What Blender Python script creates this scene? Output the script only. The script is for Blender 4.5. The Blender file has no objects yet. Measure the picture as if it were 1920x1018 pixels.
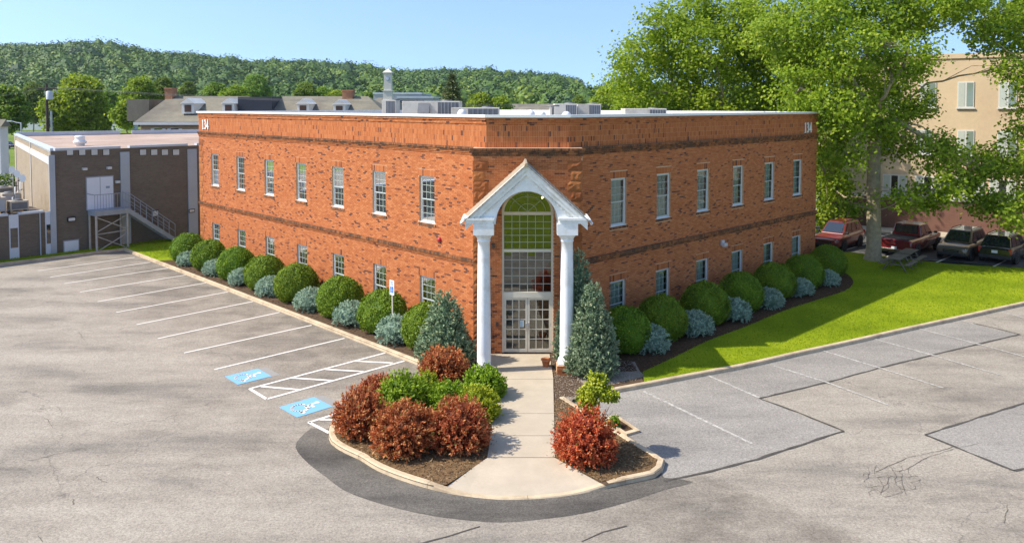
import bpy, math, random
import numpy as np
from math import sin, cos, tan, pi, radians, sqrt, atan2
from mathutils import Vector, Matrix

scene = bpy.context.scene
col = scene.collection

# ------------------------------------------------------------------ camera
FPX = 1467.0; PITCH = radians(2.5); YHOR = 198.0
YPP = YHOR + FPX * tan(PITCH)          # row of the principal point
CAMH = 9.5
cd = bpy.data.cameras.new('camera'); cam = bpy.data.objects.new('camera', cd); col.objects.link(cam)
cam.location = (0, 0, CAMH); cam.rotation_euler = (pi / 2 - PITCH, 0, 0)
cd.sensor_fit = 'HORIZONTAL'; cd.sensor_width = 36.0
cd.lens = 36.0 * FPX / 1920.0
cd.shift_y = -(509.0 - YPP) / 1920.0
cd.clip_start = 0.5; cd.clip_end = 6000
scene.camera = cam

# ------------------------------------------------------------------ light
SUN = Vector((0.95, 0.13, -1.0)).normalized()      # direction the light travels
world = bpy.data.worlds.new('World'); scene.world = world; world.use_nodes = True
wn = world.node_tree.nodes; wl = world.node_tree.links; wn.clear()
sky = wn.new('ShaderNodeTexSky'); sky.sky_type = 'NISHITA'; sky.sun_disc = False
sky.sun_elevation = math.asin(-SUN.z); sky.sun_rotation = atan2(-SUN.x, -SUN.y)
sky.air_density = 1.0; sky.dust_density = 0.9; sky.ozone_density = 3.0; sky.altitude = 100
# a clear, dry sky: the pale band at the horizon is narrowed evenly all round
wtc = wn.new('ShaderNodeTexCoord'); wva = wn.new('ShaderNodeVectorMath'); wva.operation = 'ADD'; wva.inputs[1].default_value = (0, 0, 0.2)
wvn = wn.new('ShaderNodeVectorMath'); wvn.operation = 'NORMALIZE'
wl.new(wtc.outputs['Generated'], wva.inputs[0]); wl.new(wva.outputs[0], wvn.inputs[0]); wl.new(wvn.outputs[0], sky.inputs[0])
bg = wn.new('ShaderNodeBackground'); bg.inputs['Strength'].default_value = 0.145
wo = wn.new('ShaderNodeOutputWorld')
wl.new(sky.outputs[0], bg.inputs[0]); wl.new(bg.outputs[0], wo.inputs[0])
sd = bpy.data.lights.new('sun', 'SUN'); sd.energy = 3.25; sd.angle = radians(0.55); sd.color = (1.0, 0.93, 0.82)
so = bpy.data.objects.new('sun', sd); col.objects.link(so); so.location = (-60, -10, 80)
so.rotation_euler = SUN.to_track_quat('-Z', 'Y').to_euler()
scene.view_settings.view_transform = 'Standard'; scene.view_settings.look = 'None'
scene.view_settings.exposure = 1.0; scene.view_settings.gamma = 1.0
scene.view_settings.use_curve_mapping = False

# ------------------------------------------------------------------ pixel -> direction helpers
def ray(x, y):
    v = YPP - y
    return Vector((x - 960.0, FPX * cos(PITCH) + v * sin(PITCH), -FPX * sin(PITCH) + v * cos(PITCH)))
def G(x, y, z=0.0):                     # where the sight line meets the level z
    r = ray(x, y); t = (z - CAMH) / r.z
    return Vector((r.x * t, r.y * t, z))
def AT(x, y, Y):                        # where the sight line meets depth Y
    r = ray(x, y); t = Y / r.y
    return Vector((r.x * t, Y, CAMH + r.z * t))
def project(p):                         # world -> pixel, used to keep clearings free of trees
    dx, dy, dz = p[0], p[1], p[2] - CAMH
    f = dy * cos(PITCH) - dz * sin(PITCH); u = dy * sin(PITCH) + dz * cos(PITCH)
    return 960 + FPX * dx / f, YPP - FPX * u / f

# ------------------------------------------------------------------ object helpers
def tag(o, label=None, cat=None, group=None, kind=None):
    if label: o['label'] = label
    if cat: o['category'] = cat
    if group: o['group'] = group
    if kind: o['kind'] = kind
    return o
def empty(name, loc=(0, 0, 0), rz=0.0, label=None, cat=None, group=None):
    o = bpy.data.objects.new(name, None); col.objects.link(o)
    o.location = loc; o.rotation_euler = (0, 0, rz); o.empty_display_size = 0.3
    return tag(o, label, cat, group)
def link(name, me, parent=None):
    o = bpy.data.objects.new(name, me); col.objects.link(o); o.parent = parent
    return o
def copy_tree(o, parent=None):
    c = o.copy(); col.objects.link(c); c.parent = parent
    for ch in list(o.children): copy_tree(ch, c)
    return c

def np_mesh(name, V, Fq, mats, mi=None, rnd=None, smooth=False):
    """V (n,3); Fq (m,k) all faces with k corners; one float per face in 'rnd'."""
    V = np.asarray(V, dtype=np.float32); Fq = np.asarray(Fq, dtype=np.int32)
    me = bpy.data.meshes.new(name); m, k = Fq.shape
    me.vertices.add(len(V)); me.vertices.foreach_set('co', V.ravel())
    me.loops.add(m * k); me.loops.foreach_set('vertex_index', Fq.ravel())
    me.polygons.add(m); me.polygons.foreach_set('loop_start', np.arange(m, dtype=np.int32) * k)
    me.polygons.foreach_set('loop_total', np.full(m, k, dtype=np.int32))
    me.polygons.foreach_set('use_smooth', np.full(m, smooth, dtype=bool))
    for x in (mats if isinstance(mats, (list, tuple)) else [mats]): me.materials.append(x)
    if mi is not None: me.polygons.foreach_set('material_index', np.asarray(mi, dtype=np.int32))
    if rnd is not None:
        a = me.attributes.new('rnd', 'FLOAT', 'FACE'); a.data.foreach_set('value', np.asarray(rnd, dtype=np.float32))
    me.update(calc_edges=True)
    return me

class MB:
    """collects shapes, then links them as ONE mesh object"""
    def __init__(s): s.v = []; s.f = []; s.m = []; s.r = []; s.sm = []; s.T = None
    def add(s, vs, fs, m=0, r=0.5, smooth=False):
        b = len(s.v)
        for p in vs:
            p = Vector(p); s.v.append(tuple(s.T @ p) if s.T is not None else tuple(p))
        for f in fs: s.f.append([b + i for i in f]); s.m.append(m); s.r.append(r); s.sm.append(smooth)
        return s
    def box(s, c, d, m=0, rz=0.0, r=0.5, taper=1.0):
        x, y, z = d[0] / 2, d[1] / 2, d[2] / 2; R = Matrix.Rotation(rz, 3, 'Z') if rz else None
        vs = []
        for sz in (-1, 1):
            t = taper if sz > 0 else 1.0
            for a, b in ((-1, -1), (1, -1), (1, 1), (-1, 1)):
                p = Vector((a * x * t, b * y * t, sz * z))
                if R: p = R @ p
                vs.append(p + Vector(c))
        return s.add(vs, [(3, 2, 1, 0), (4, 5, 6, 7), (0, 1, 5, 4), (1, 2, 6, 5), (2, 3, 7, 6), (3, 0, 4, 7)], m, r)
    def bx(s, x0, x1, y0, y1, z0, z1, m=0, r=0.5):
        return s.box(((x0 + x1) / 2, (y0 + y1) / 2, (z0 + z1) / 2), (x1 - x0, y1 - y0, z1 - z0), m, 0, r)
    def hexa(s, lo, hi, m=0, r=0.5):            # 4 low corners, 4 high corners (both counter-clockwise)
        return s.add(list(lo) + list(hi), [(3, 2, 1, 0), (4, 5, 6, 7), (0, 1, 5, 4), (1, 2, 6, 5), (2, 3, 7, 6), (3, 0, 4, 7)], m, r)
    def prism(s, poly, z0, z1, m=0):            # poly of (x,y)
        n = len(poly)
        return s.add([(p[0], p[1], z0) for p in poly] + [(p[0], p[1], z1) for p in poly],
              [tuple(range(n - 1, -1, -1)), tuple(range(n, 2 * n))] + [(i, (i + 1) % n, n + (i + 1) % n, n + i) for i in range(n)], m)
    def sheet(s, poly, z, m=0):
        return s.add([(p[0], p[1], z if len(p) < 3 else p[2]) for p in poly], [tuple(range(len(poly)))], m)
    def extr(s, poly, O, U, W, N, w0, w1, m=0):  # poly (u,v) in the plane O+u*U+v*W, thickness along N
        n = len(poly); O = Vector(O); U = Vector(U); W = Vector(W); N = Vector(N)
        vs = [O + U * a + W * b + N * w0 for a, b in poly] + [O + U * a + W * b + N * w1 for a, b in poly]
        return s.add(vs, [tuple(range(n - 1, -1, -1)), tuple(range(n, 2 * n))] + [(i, (i + 1) % n, n + (i + 1) % n, n + i) for i in range(n)], m)
    def tube(s, pts, rad, n=8, m=0, caps=True, smooth=True):
        pts = [Vector(p) for p in pts]
        if not isinstance(rad, (list, tuple)): rad = [rad] * len(pts)
        vs = []; fs = []
        for i, p in enumerate(pts):
            t = (pts[min(i + 1, len(pts) - 1)] - pts[max(i - 1, 0)]).normalized()
            up = Vector((0, 0, 1)) if abs(t.z) < 0.9 else Vector((1, 0, 0))
            a = t.cross(up).normalized(); b = t.cross(a)
            for k in range(n):
                an = 2 * pi * k / n; vs.append(p + (a * cos(an) + b * sin(an)) * rad[i])
        for i in range(len(pts) - 1):
            for k in range(n):
                fs.append((i * n + k, i * n + (k + 1) % n, (i + 1) * n + (k + 1) % n, (i + 1) * n + k))
        s.add(vs, fs, m, 0.5, smooth)
        if caps:
            s.add(vs[:n], [tuple(range(n))], m); s.add(vs[-n:], [tuple(range(n - 1, -1, -1))], m)
        return s
    def lathe(s, prof, c=(0, 0, 0), n=20, m=0, smooth=True):   # prof (r,z)
        vs = []; fs = []
        for r, z in prof:
            for k in range(n):
                a = 2 * pi * k / n; vs.append((c[0] + r * cos(a), c[1] + r * sin(a), c[2] + z))
        for i in range(len(prof) - 1):
            for k in range(n):
                fs.append((i * n + k, i * n + (k + 1) % n, (i + 1) * n + (k + 1) % n, (i + 1) * n + k))
        s.add(vs, fs, m, 0.5, smooth)
        s.add(vs[:n], [tuple(range(n - 1, -1, -1))], m); s.add(vs[-n:], [tuple(range(n))], m)
        return s
    def mesh(s, name, mats):
        me = bpy.data.meshes.new(name); me.from_pydata(s.v, [], s.f)
        for x in (mats if isinstance(mats, (list, tuple)) else [mats]): me.materials.append(x)
        me.polygons.foreach_set('material_index', s.m); me.polygons.foreach_set('use_smooth', s.sm)
        a = me.attributes.new('rnd', 'FLOAT', 'FACE'); a.data.foreach_set('value', s.r)
        me.update(); return me
    def build(s, name, mats, parent=None, bevel=0.0):
        o = link(name, s.mesh(name, mats), parent)
        if bevel:
            b = o.modifiers.new('bevel', 'BEVEL'); b.width = bevel; b.segments = 2; b.limit_method = 'ANGLE'
        return o

# ------------------------------------------------------------------ materials
MATS = {}
def newmat(name):
    m = bpy.data.materials.new(name); m.use_nodes = True
    nt = m.node_tree; nt.nodes.clear(); MATS[name] = m
    return m, nt.nodes, nt.links
def out(nt, sh):
    o = nt.nodes.new('ShaderNodeOutputMaterial'); nt.links.new(sh, o.inputs[0])
def ramp(n, stops, interp='LINEAR'):
    r = n.new('ShaderNodeValToRGB'); cr = r.color_ramp; cr.interpolation = interp
    while len(cr.elements) < len(stops): cr.elements.new(0.5)
    for e, (p, c) in zip(cr.elements, stops): e.position = p; e.color = (*c, 1)
    return r
def coords(n, l, scale=(1, 1, 1), rot=(0, 0, 0), obj=False):
    tc = n.new('ShaderNodeTexCoord'); mp = n.new('ShaderNodeMapping')
    mp.inputs['Scale'].default_value = scale; mp.inputs['Rotation'].default_value = rot
    if obj: l.new(tc.outputs['Object'], mp.inputs[0])
    else:
        g = n.new('ShaderNodeNewGeometry'); l.new(g.outputs['Position'], mp.inputs[0])
    return mp.outputs[0]
def noise(n, l, vec, scale, detail=4, rough=0.55):
    t = n.new('ShaderNodeTexNoise'); t.inputs['Scale'].default_value = scale
    t.inputs['Detail'].default_value = detail; t.inputs['Roughness'].default_value = rough
    l.new(vec, t.inputs['Vector']); return t.outputs['Fac']
def mixc(n, l, fac, a, b, mode='MIX'):
    m = n.new('ShaderNodeMix'); m.data_type = 'RGBA'; m.blend_type = mode; m.clamp_factor = True
    for s, v in ((m.inputs[0], fac), (m.inputs[6], a), (m.inputs[7], b)):
        if isinstance(v, (int, float)): s.default_value = v
        elif isinstance(v, tuple): s.default_value = (*v, 1)
        else: l.new(v, s)
    return m.outputs[2]
def math_(n, l, op, a, b=0.0, c=0.0):
    m = n.new('ShaderNodeMath'); m.operation = op
    for s, v in zip(m.inputs, (a, b, c)):
        if isinstance(v, (int, float)): s.default_value = v
        else: l.new(v, s)
    return m.outputs[0]
def bump(n, l, h, strength=0.3, dist=0.02):
    b = n.new('ShaderNodeBump'); b.inputs['Strength'].default_value = strength; b.inputs['Distance'].default_value = dist
    l.new(h, b.inputs['Height']); return b.outputs[0]
def pbsdf(n, l, color, rough=0.8, metal=0.0, spec=0.5, normal=None, coat=0.0):
    p = n.new('ShaderNodeBsdfPrincipled')
    if isinstance(color, tuple): p.inputs['Base Color'].default_value = (*color, 1)
    else: l.new(color, p.inputs['Base Color'])
    if isinstance(rough, (int, float)): p.inputs['Roughness'].default_value = rough
    else: l.new(rough, p.inputs['Roughness'])
    p.inputs['Metallic'].default_value = metal; p.inputs['Specular IOR Level'].default_value = spec
    p.inputs['Coat Weight'].default_value = coat; p.inputs['Coat Roughness'].default_value = 0.04
    if normal is not None: l.new(normal, p.inputs['Normal'])
    return p.outputs[0]
def M(name, c, rough=0.8, var=0.25, scale=3.0, metal=0.0, spec=0.4, bmp=0.0, bscale=40.0, dirt=None, dscale=0.6, coat=0.0):
    """plain surface: colour with two sizes of mottling, optional grime of its own shape"""
    if name in MATS: return MATS[name]
    m, n, l = newmat(name); v = coords(n, l)
    a = noise(n, l, v, scale, 5); b = noise(n, l, v, scale * 9, 3)
    f = math_(n, l, 'ADD', math_(n, l, 'MULTIPLY', a, 0.65), math_(n, l, 'MULTIPLY', b, 0.35))
    r = ramp(n, [(0.3, tuple(x * (1 - var) for x in c)), (0.7, tuple(min(1, x * (1 + var)) for x in c))])
    l.new(f, r.inputs[0]); c_ = r.outputs[0]
    if dirt:
        d = noise(n, l, v, dscale, 6, 0.7); dr = ramp(n, [(0.48, (0, 0, 0)), (0.66, (1, 1, 1))]); l.new(d, dr.inputs[0])
        c_ = mixc(n, l, math_(n, l, 'MULTIPLY', dr.outputs[0], 0.7), c_, dirt)
    nm = bump(n, l, noise(n, l, v, bscale, 3), bmp, 0.02) if bmp else None
    out(m.node_tree, pbsdf(n, l, c_, rough, metal, spec, nm, coat)); return m
def leaf_mat(name, stops, trans=0.35, objvar=0.12, rough=0.6):
    m, n, l = newmat(name)
    a = n.new('ShaderNodeAttribute'); a.attribute_name = 'rnd'
    r = ramp(n, stops); l.new(a.outputs['Fac'], r.inputs[0])
    oi = n.new('ShaderNodeObjectInfo')
    hsv = n.new('ShaderNodeHueSaturation'); l.new(r.outputs[0], hsv.inputs['Color'])
    l.new(math_(n, l, 'MULTIPLY_ADD', oi.outputs['Random'], objvar * 2, 1 - objvar), hsv.inputs['Value'])
    l.new(math_(n, l, 'MULTIPLY_ADD', oi.outputs['Random'], 0.02, 0.49), hsv.inputs['Hue'])
    p = pbsdf(n, l, hsv.outputs[0], rough, 0, 0.25)
    t = n.new('ShaderNodeBsdfTranslucent'); l.new(hsv.outputs[0], t.inputs[0])
    mx = n.new('ShaderNodeMixShader'); mx.inputs[0].default_value = trans
    l.new(p, mx.inputs[1]); l.new(t.outputs[0], mx.inputs[2]); out(m.node_tree, mx.outputs[0]); return m
def ramp_mat(name, stops, rough=0.85, interp='LINEAR', objinfo=False, bmp=0.4, stain=None):
    """brick: colour per piece from the face value (or the object's own random number)"""
    m, n, l = newmat(name)
    if objinfo: s = n.new('ShaderNodeObjectInfo').outputs['Random']
    else:
        a = n.new('ShaderNodeAttribute'); a.attribute_name = 'rnd'; s = a.outputs['Fac']
    r = ramp(n, stops, interp); l.new(s, r.inputs[0]); v = coords(n, l)
    c = mixc(n, l, math_(n, l, 'MULTIPLY', noise(n, l, v, 14, 4), 0.5), r.outputs[0], mixc(n, l, 1.0, r.outputs[0], (0.62, 0.6, 0.58), 'MULTIPLY'))
    c = mixc(n, l, math_(n, l, 'MULTIPLY', noise(n, l, v, 0.35, 4), 0.35), c, mixc(n, l, 1.0, c, (0.72, 0.7, 0.7), 'MULTIPLY'))
    if stain:
        d = ramp(n, [(0.42, (0, 0, 0)), (0.6, (1, 1, 1))]); l.new(noise(n, l, v, 1.6, 6, 0.7), d.inputs[0])
        c = mixc(n, l, math_(n, l, 'MULTIPLY', d.outputs[0], 0.8), c, stain)
    out(m.node_tree, pbsdf(n, l, c, rough, 0, 0.25, bump(n, l, noise(n, l, v, 60, 3), bmp, 0.006))); return m
def glass_mat(name, tint, refl=1.0, see=0.75):
    """window pane: mirror-like by Fresnel, the rest looks through a tinted sheet"""
    m, n, l = newmat(name)
    fr = n.new('ShaderNodeFresnel'); fr.inputs[0].default_value = 1.52
    gl = n.new('ShaderNodeBsdfGlossy'); gl.inputs['Roughness'].default_value = 0.015; gl.inputs['Color'].default_value = (0.95, 0.97, 1, 1)
    tr = n.new('ShaderNodeBsdfTransparent'); tr.inputs[0].default_value = (*tint, 1)
    mx = n.new('ShaderNodeMixShader')
    l.new(math_(n, l, 'MULTIPLY_ADD', fr.outputs[0], refl, 0.03), mx.inputs[0])
    l.new(tr.outputs[0], mx.inputs[1]); l.new(gl.outputs[0], mx.inputs[2]); out(m.node_tree, mx.outputs[0]); return m
def emit_mat(name, c, s):
    m, n, l = newmat(name); e = n.new('ShaderNodeEmission'); e.inputs[0].default_value = (*c, 1); e.inputs[1].default_value = s
    out(m.node_tree, e.outputs[0]); return m

random.seed(7); RNG = np.random.default_rng(7)
# ================================================================== SETTING
def asphalt_mat(name, base, dark, light, streak=0.8, crack=True, rot=0.8, stain_amt=0.7, bays=False):
    m, n, l = newmat(name)
    v = coords(n, l); vs = coords(n, l, (0.30, 1.1, 1), (0, 0, rot))
    big = noise(n, l, vs, 0.55, 8, 0.66); r1 = ramp(n, [(0.34, dark), (0.50, base), (0.66, light)]); l.new(big, r1.inputs[0])
    c = r1.outputs[0]
    blot = noise(n, l, v, 0.22, 7, 0.72); rb = ramp(n, [(0.36, (0.60, 0.59, 0.58)), (0.50, (1, 1, 1))]); l.new(blot, rb.inputs[0])
    c = mixc(n, l, stain_amt, c, rb.outputs[0], 'MULTIPLY')
    med = noise(n, l, v, 2.3, 6, 0.7); rm = ramp(n, [(0.3, (0.86, 0.855, 0.85)), (0.65, (1.05, 1.05, 1.04))]); l.new(med, rm.inputs[0])
    c = mixc(n, l, streak, c, rm.outputs[0], 'MULTIPLY')
    fine = noise(n, l, v, 38, 3, 0.8); rf = ramp(n, [(0.3, (0.68, 0.68, 0.68)), (0.7, (1.25, 1.25, 1.25))]); l.new(fine, rf.inputs[0])
    c = mixc(n, l, 0.8, c, rf.outputs[0], 'MULTIPLY')
    mot = noise(n, l, v, 8.5, 5, 0.8); rmo = ramp(n, [(0.34, (0.72, 0.71, 0.70)), (0.52, (1, 1, 1)), (0.68, (1.16, 1.155, 1.14))]); l.new(mot, rmo.inputs[0])
    c = mixc(n, l, 0.75, c, rmo.outputs[0], 'MULTIPLY')
    grn = noise(n, l, v, 17, 2, 0.9); rg = ramp(n, [(0.32, (0.74, 0.73, 0.72)), (0.68, (1.22, 1.22, 1.21))]); l.new(grn, rg.inputs[0])
    c = mixc(n, l, 0.8, c, rg.outputs[0], 'MULTIPLY')
    drp = ramp(n, [(0.70, (0, 0, 0)), (0.78, (1, 1, 1))]); l.new(noise(n, l, v, 1.25, 6, 0.62), drp.inputs[0])      # oil drips
    c = mixc(n, l, math_(n, l, 'MULTIPLY', drp.outputs[0], 0.55), c, mixc(n, l, 1.0, c, (0.45, 0.44, 0.43), 'MULTIPLY'))
    spk = noise(n, l, v, 120, 1); rs = ramp(n, [(0.66, (0, 0, 0)), (0.72, (1, 1, 1))]); l.new(spk, rs.inputs[0])
    c = mixc(n, l, math_(n, l, 'MULTIPLY', rs.outputs[0], 0.25), c, (0.75, 0.7, 0.62))
    if crack:                           # sparse hairline cracks, only where a large noise allows them
        warp = n.new('ShaderNodeVectorMath'); warp.operation = 'ADD'
        nt = n.new('ShaderNodeTexNoise'); nt.inputs['Scale'].default_value = 1.1; nt.inputs['Detail'].default_value = 5; l.new(v, nt.inputs['Vector'])
        sc = n.new('ShaderNodeVectorMath'); sc.operation = 'SCALE'; sc.inputs['Scale'].default_value = 1.6; l.new(nt.outputs['Color'], sc.inputs[0])
        l.new(v, warp.inputs[0]); l.new(sc.outputs[0], warp.inputs[1])
        vo = n.new('ShaderNodeTexVoronoi'); vo.feature = 'DISTANCE_TO_EDGE'; vo.inputs['Scale'].default_value = 0.16; l.new(warp.outputs[0], vo.inputs['Vector'])
        th = ramp(n, [(0.0, (1, 1, 1)), (0.0045, (0, 0, 0))]); l.new(vo.outputs['Distance'], th.inputs[0])
        ar = ramp(n, [(0.50, (0, 0, 0)), (0.56, (1, 1, 1))]); l.new(noise(n, l, v, 0.13, 3), ar.inputs[0])
        c = mixc(n, l, math_(n, l, 'MULTIPLY', math_(n, l, 'MULTIPLY', th.outputs[0], ar.outputs[0]), 0.5), c, (0.07, 0.06, 0.055))
    if bays:                            # drips and tyre grime collect in the parking bays along the kerb
        dp = n.new('ShaderNodeVectorMath'); dp.operation = 'DOT_PRODUCT'; dp.inputs[1].default_value = (-0.717, -0.697, 0); l.new(v, dp.inputs[0])
        off = math_(n, l, 'ADD', dp.outputs['Value'], 0.717 * -0.968 + 0.697 * 29.6)
        ms = ramp(n, [(0.25, (0, 0, 0)), (0.28, (1, 1, 1)), (0.62, (.6, .6, .6)), (0.85, (0, 0, 0))]); l.new(math_(n, l, 'MULTIPLY', off, 0.1), ms.inputs[0])
        st = ramp(n, [(0.42, (0, 0, 0)), (0.62, (1, 1, 1))]); l.new(noise(n, l, v, 0.75, 8, 0.72), st.inputs[0])
        c = mixc(n, l, math_(n, l, 'MULTIPLY', math_(n, l, 'MULTIPLY', ms.outputs[0], math_(n, l, 'MULTIPLY_ADD', st.outputs[0], 0.7, 0.3)), 0.85), c, mixc(n, l, 1.0, c, (0.50, 0.49, 0.48), 'MULTIPLY'))
    nm = bump(n, l, noise(n, l, v, 70, 3, 0.8), 0.5, 0.01)
    out(m.node_tree, pbsdf(n, l, c, 0.9, 0, 0.25, nm)); return m
ASPH = asphalt_mat('weathered_asphalt', (0.330, 0.290, 0.236), (0.215, 0.192, 0.161), (0.385, 0.342, 0.280), stain_amt=0.5, bays=True)
ASPH2 = asphalt_mat('patch_asphalt', (0.295, 0.271, 0.240), (0.235, 0.218, 0.196), (0.33, 0.305, 0.270), 0.5, False, 0.8, 0.35)
ASPH3 = asphalt_mat('dark_ring_asphalt', (0.118, 0.106, 0.090), (0.065, 0.059, 0.052), (0.175, 0.157, 0.132), 0.8, False, 0.2, 0.6)
STREET = asphalt_mat('street_asphalt', (0.10, 0.10, 0.10), (0.07, 0.07, 0.07), (0.14, 0.14, 0.135), 0.6, False)
CONC = M('walk_concrete', (0.47, 0.395, 0.295), 0.9, 0.10, 1.6, spec=0.2, bmp=0.25, bscale=90, dirt=(0.42, 0.35, 0.26), dscale=0.9)
KERB = M('kerb_concrete', (0.56, 0.44, 0.29), 0.9, 0.16, 2.2, spec=0.2, bmp=0.35, bscale=50, dirt=(0.30, 0.22, 0.14), dscale=1.3)
SEAL = M('crack_sealant', (0.075, 0.066, 0.055), 0.65, 0.5, 5)
PAINT = None
def paint_mat(name, c, wear):
    m, n, l = newmat(name); v = coords(n, l)
    w = ramp(n, [(wear, (0, 0, 0)), (wear + 0.16, (1, 1, 1))]); l.new(noise(n, l, v, 9, 7, 0.8), w.inputs[0])
    c_ = mixc(n, l, w.outputs[0], (0.30, 0.28, 0.25), c)
    c_ = mixc(n, l, math_(n, l, 'MULTIPLY', noise(n, l, v, 60, 2), 0.35), c_, mixc(n, l, 1.0, c_, (0.7, 0.7, 0.7), 'MULTIPLY'))
    out(m.node_tree, pbsdf(n, l, c_, 0.8, 0, 0.3)); return m
PAINT = paint_mat('white_line_paint', (0.78, 0.73, 0.66), 0.22)
PAINTOLD = paint_mat('faded_line_paint', (0.62, 0.58, 0.51), 0.44)
BLUEP = paint_mat('blue_marking_paint', (0.20, 0.43, 0.68), 0.26)
GHOST = paint_mat('old_blue_paint', (0.22, 0.28, 0.30), 0.5)
def grass_mat(name, a, b, cc, far=False):
    m, n, l = newmat(name); v = coords(n, l)
    f = math_(n, l, 'ADD', math_(n, l, 'MULTIPLY', noise(n, l, v, 0.35 if not far else 0.02, 5), 0.6), math_(n, l, 'MULTIPLY', noise(n, l, v, 22 if not far else 0.3, 4, 0.8), 0.4))
    r = ramp(n, [(0.38, a), (0.5, b), (0.62, cc)]); l.new(f, r.inputs[0]); c = r.outputs[0]
    fl = ramp(n, [(0.70, (0, 0, 0)), (0.74, (1, 1, 1))]); l.new(noise(n, l, v, 30, 1), fl.inputs[0])
    c = mixc(n, l, math_(n, l, 'MULTIPLY', fl.outputs[0], 0.35), c, (0.42, 0.44, 0.12))
    out(m.node_tree, pbsdf(n, l, c, 0.95, 0, 0.1, bump(n, l, noise(n, l, v, 45, 4, 0.8), 0.9, 0.05))); return m
GRASS = grass_mat('lawn_grass', (0.16, 0.225, 0.006), (0.24, 0.315, 0.008), (0.33, 0.385, 0.016))
FIELD = grass_mat('field_grass', (0.085, 0.135, 0.02), (0.14, 0.20, 0.03), (0.19, 0.235, 0.05), True)
MULCH = M('bark_mulch', (0.085, 0.048, 0.026), 1.0, 0.6, 12, spec=0.1, bmp=1.0, bscale=30)
STRAW = M('straw_mulch', (0.17, 0.105, 0.052), 1.0, 0.5, 9, spec=0.1, bmp=1.0, bscale=28)
GRAVEL = M('pea_gravel', (0.30, 0.25, 0.19), 0.95, 0.5, 16, spec=0.2, bmp=1.0, bscale=26)
SOIL = M('soil_base', (0.10, 0.065, 0.04), 1.0, 0.4, 8, spec=0.1)

def struct(name, mb, mats, parent=None):
    o = mb.build(name, mats, parent)
    if parent is None: o['kind'] = 'structure'
    return o

dL = Vector((-0.697, 0.717, 0)); nL = Vector((-0.717, -0.697, 0))      # left wing: along, outward
dR = Vector((0.717, 0.697, 0)); nR = Vector((0.697, -0.717, 0))        # right wing
UL = Vector((-0.968, 29.6, 0)); UR = Vector((2.158, 29.6, 0))
ZK = 0.14                                                              # kerb height

struct('ground', MB().sheet([(-1500, -400), (1500, -400), (1500, 1600), (-1500, 1600)], -0.03), FIELD)
lot = struct('parking_lot', MB().sheet([(-75, 8.0), (75, 8.0), (75, 60), (-75, 60)], 0.0), ASPH)

# --- outline of the raised ground (kerb line), counter-clockwise seen from above is not needed
def P2(lst, z=0.0): return [G(x, y, z) for x, y in lst]
A0 = G(232, 470); J = G(790, 685)
tmp = G(618, 806)                                        # island's left edge runs along the stalls up to the long kerb
a, b, c_, d_ = dR.x, -dL.x, dR.y, -dL.y
det = a * d_ - b * c_; ex, ey = A0.x - tmp.x, A0.y - tmp.y
t1 = (ex * d_ - b * ey) / det
JJ = tmp + dR * t1
left_run = [A0 - dR * 44, A0, A0 + (JJ - A0) * 0.33, A0 + (JJ - A0) * 0.66, JJ]
isl_front = P2([(619, 801), (616, 816), (621, 833), (645, 849), (675, 863), (710, 884), (774, 908), (849, 927), (916, 936), (975, 937.5), (1051, 932), (1114, 921), (1173, 908), (1228, 896), (1243, 884)])
isl_right = P2([(1247, 870), (1229, 857), (1189, 833), (1120, 790), (1058, 750)], 0.0)
right_run = P2([(1088, 748), (1155, 737), (1214, 726), (1300, 709), (1400, 690), (1500, 667), (1600, 645), (1700, 622), (1800, 600), (1920, 573)])
right_end = right_run[-1] + Vector((8.0, 4.2, 0))
def smooth_line(pts, step=0.5):
    res = []
    n = len(pts)
    for i in range(n - 1):
        p0, p1, p2, p3 = pts[max(i - 1, 0)], pts[i], pts[i + 1], pts[min(i + 2, n - 1)]
        k = max(1, int((p2 - p1).length / step))
        for j in range(k):
            t = j / k
            res.append(0.5 * ((2 * p1) + (p2 - p0) * t + (2 * p0 - 5 * p1 + 4 * p2 - p3) * t * t + (3 * p1 - p0 - 3 * p2 + p3) * t ** 3))
    res.append(pts[-1]); return res
front_s = smooth_line(isl_front, 0.25); right_s = smooth_line(right_run, 0.7)
outline = left_run + front_s + isl_right + right_s + [right_end]
back = [right_run[-1] + Vector((8.6, 6.2, 0)), G(1920, 507), G(1780, 499), G(1700, 490), G(1600, 477), G(1545, 477), Vector((17.5, 52, 0)), Vector((10, 60, 0)), Vector((-10, 62, 0)), Vector((-30, 95, 0)), Vector((-75, 90, 0))]
_fr = [p for p in front_s if p.y > 22.5 or not (822 <= project((p.x, p.y, .1))[0] <= 1133)]
_k = len([p for p in _fr if project((p.x, p.y, .1))[0] < 900])
_fr = _fr[:_k] + [Vector((-0.66, 20.47, 0)), Vector((1.14, 20.47, 0))] + _fr[_k:]
struct('raised_ground', MB().sheet([(p.x, p.y) for p in left_run + _fr + isl_right + right_s + [right_end] + back], 0.105), SOIL)

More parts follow.
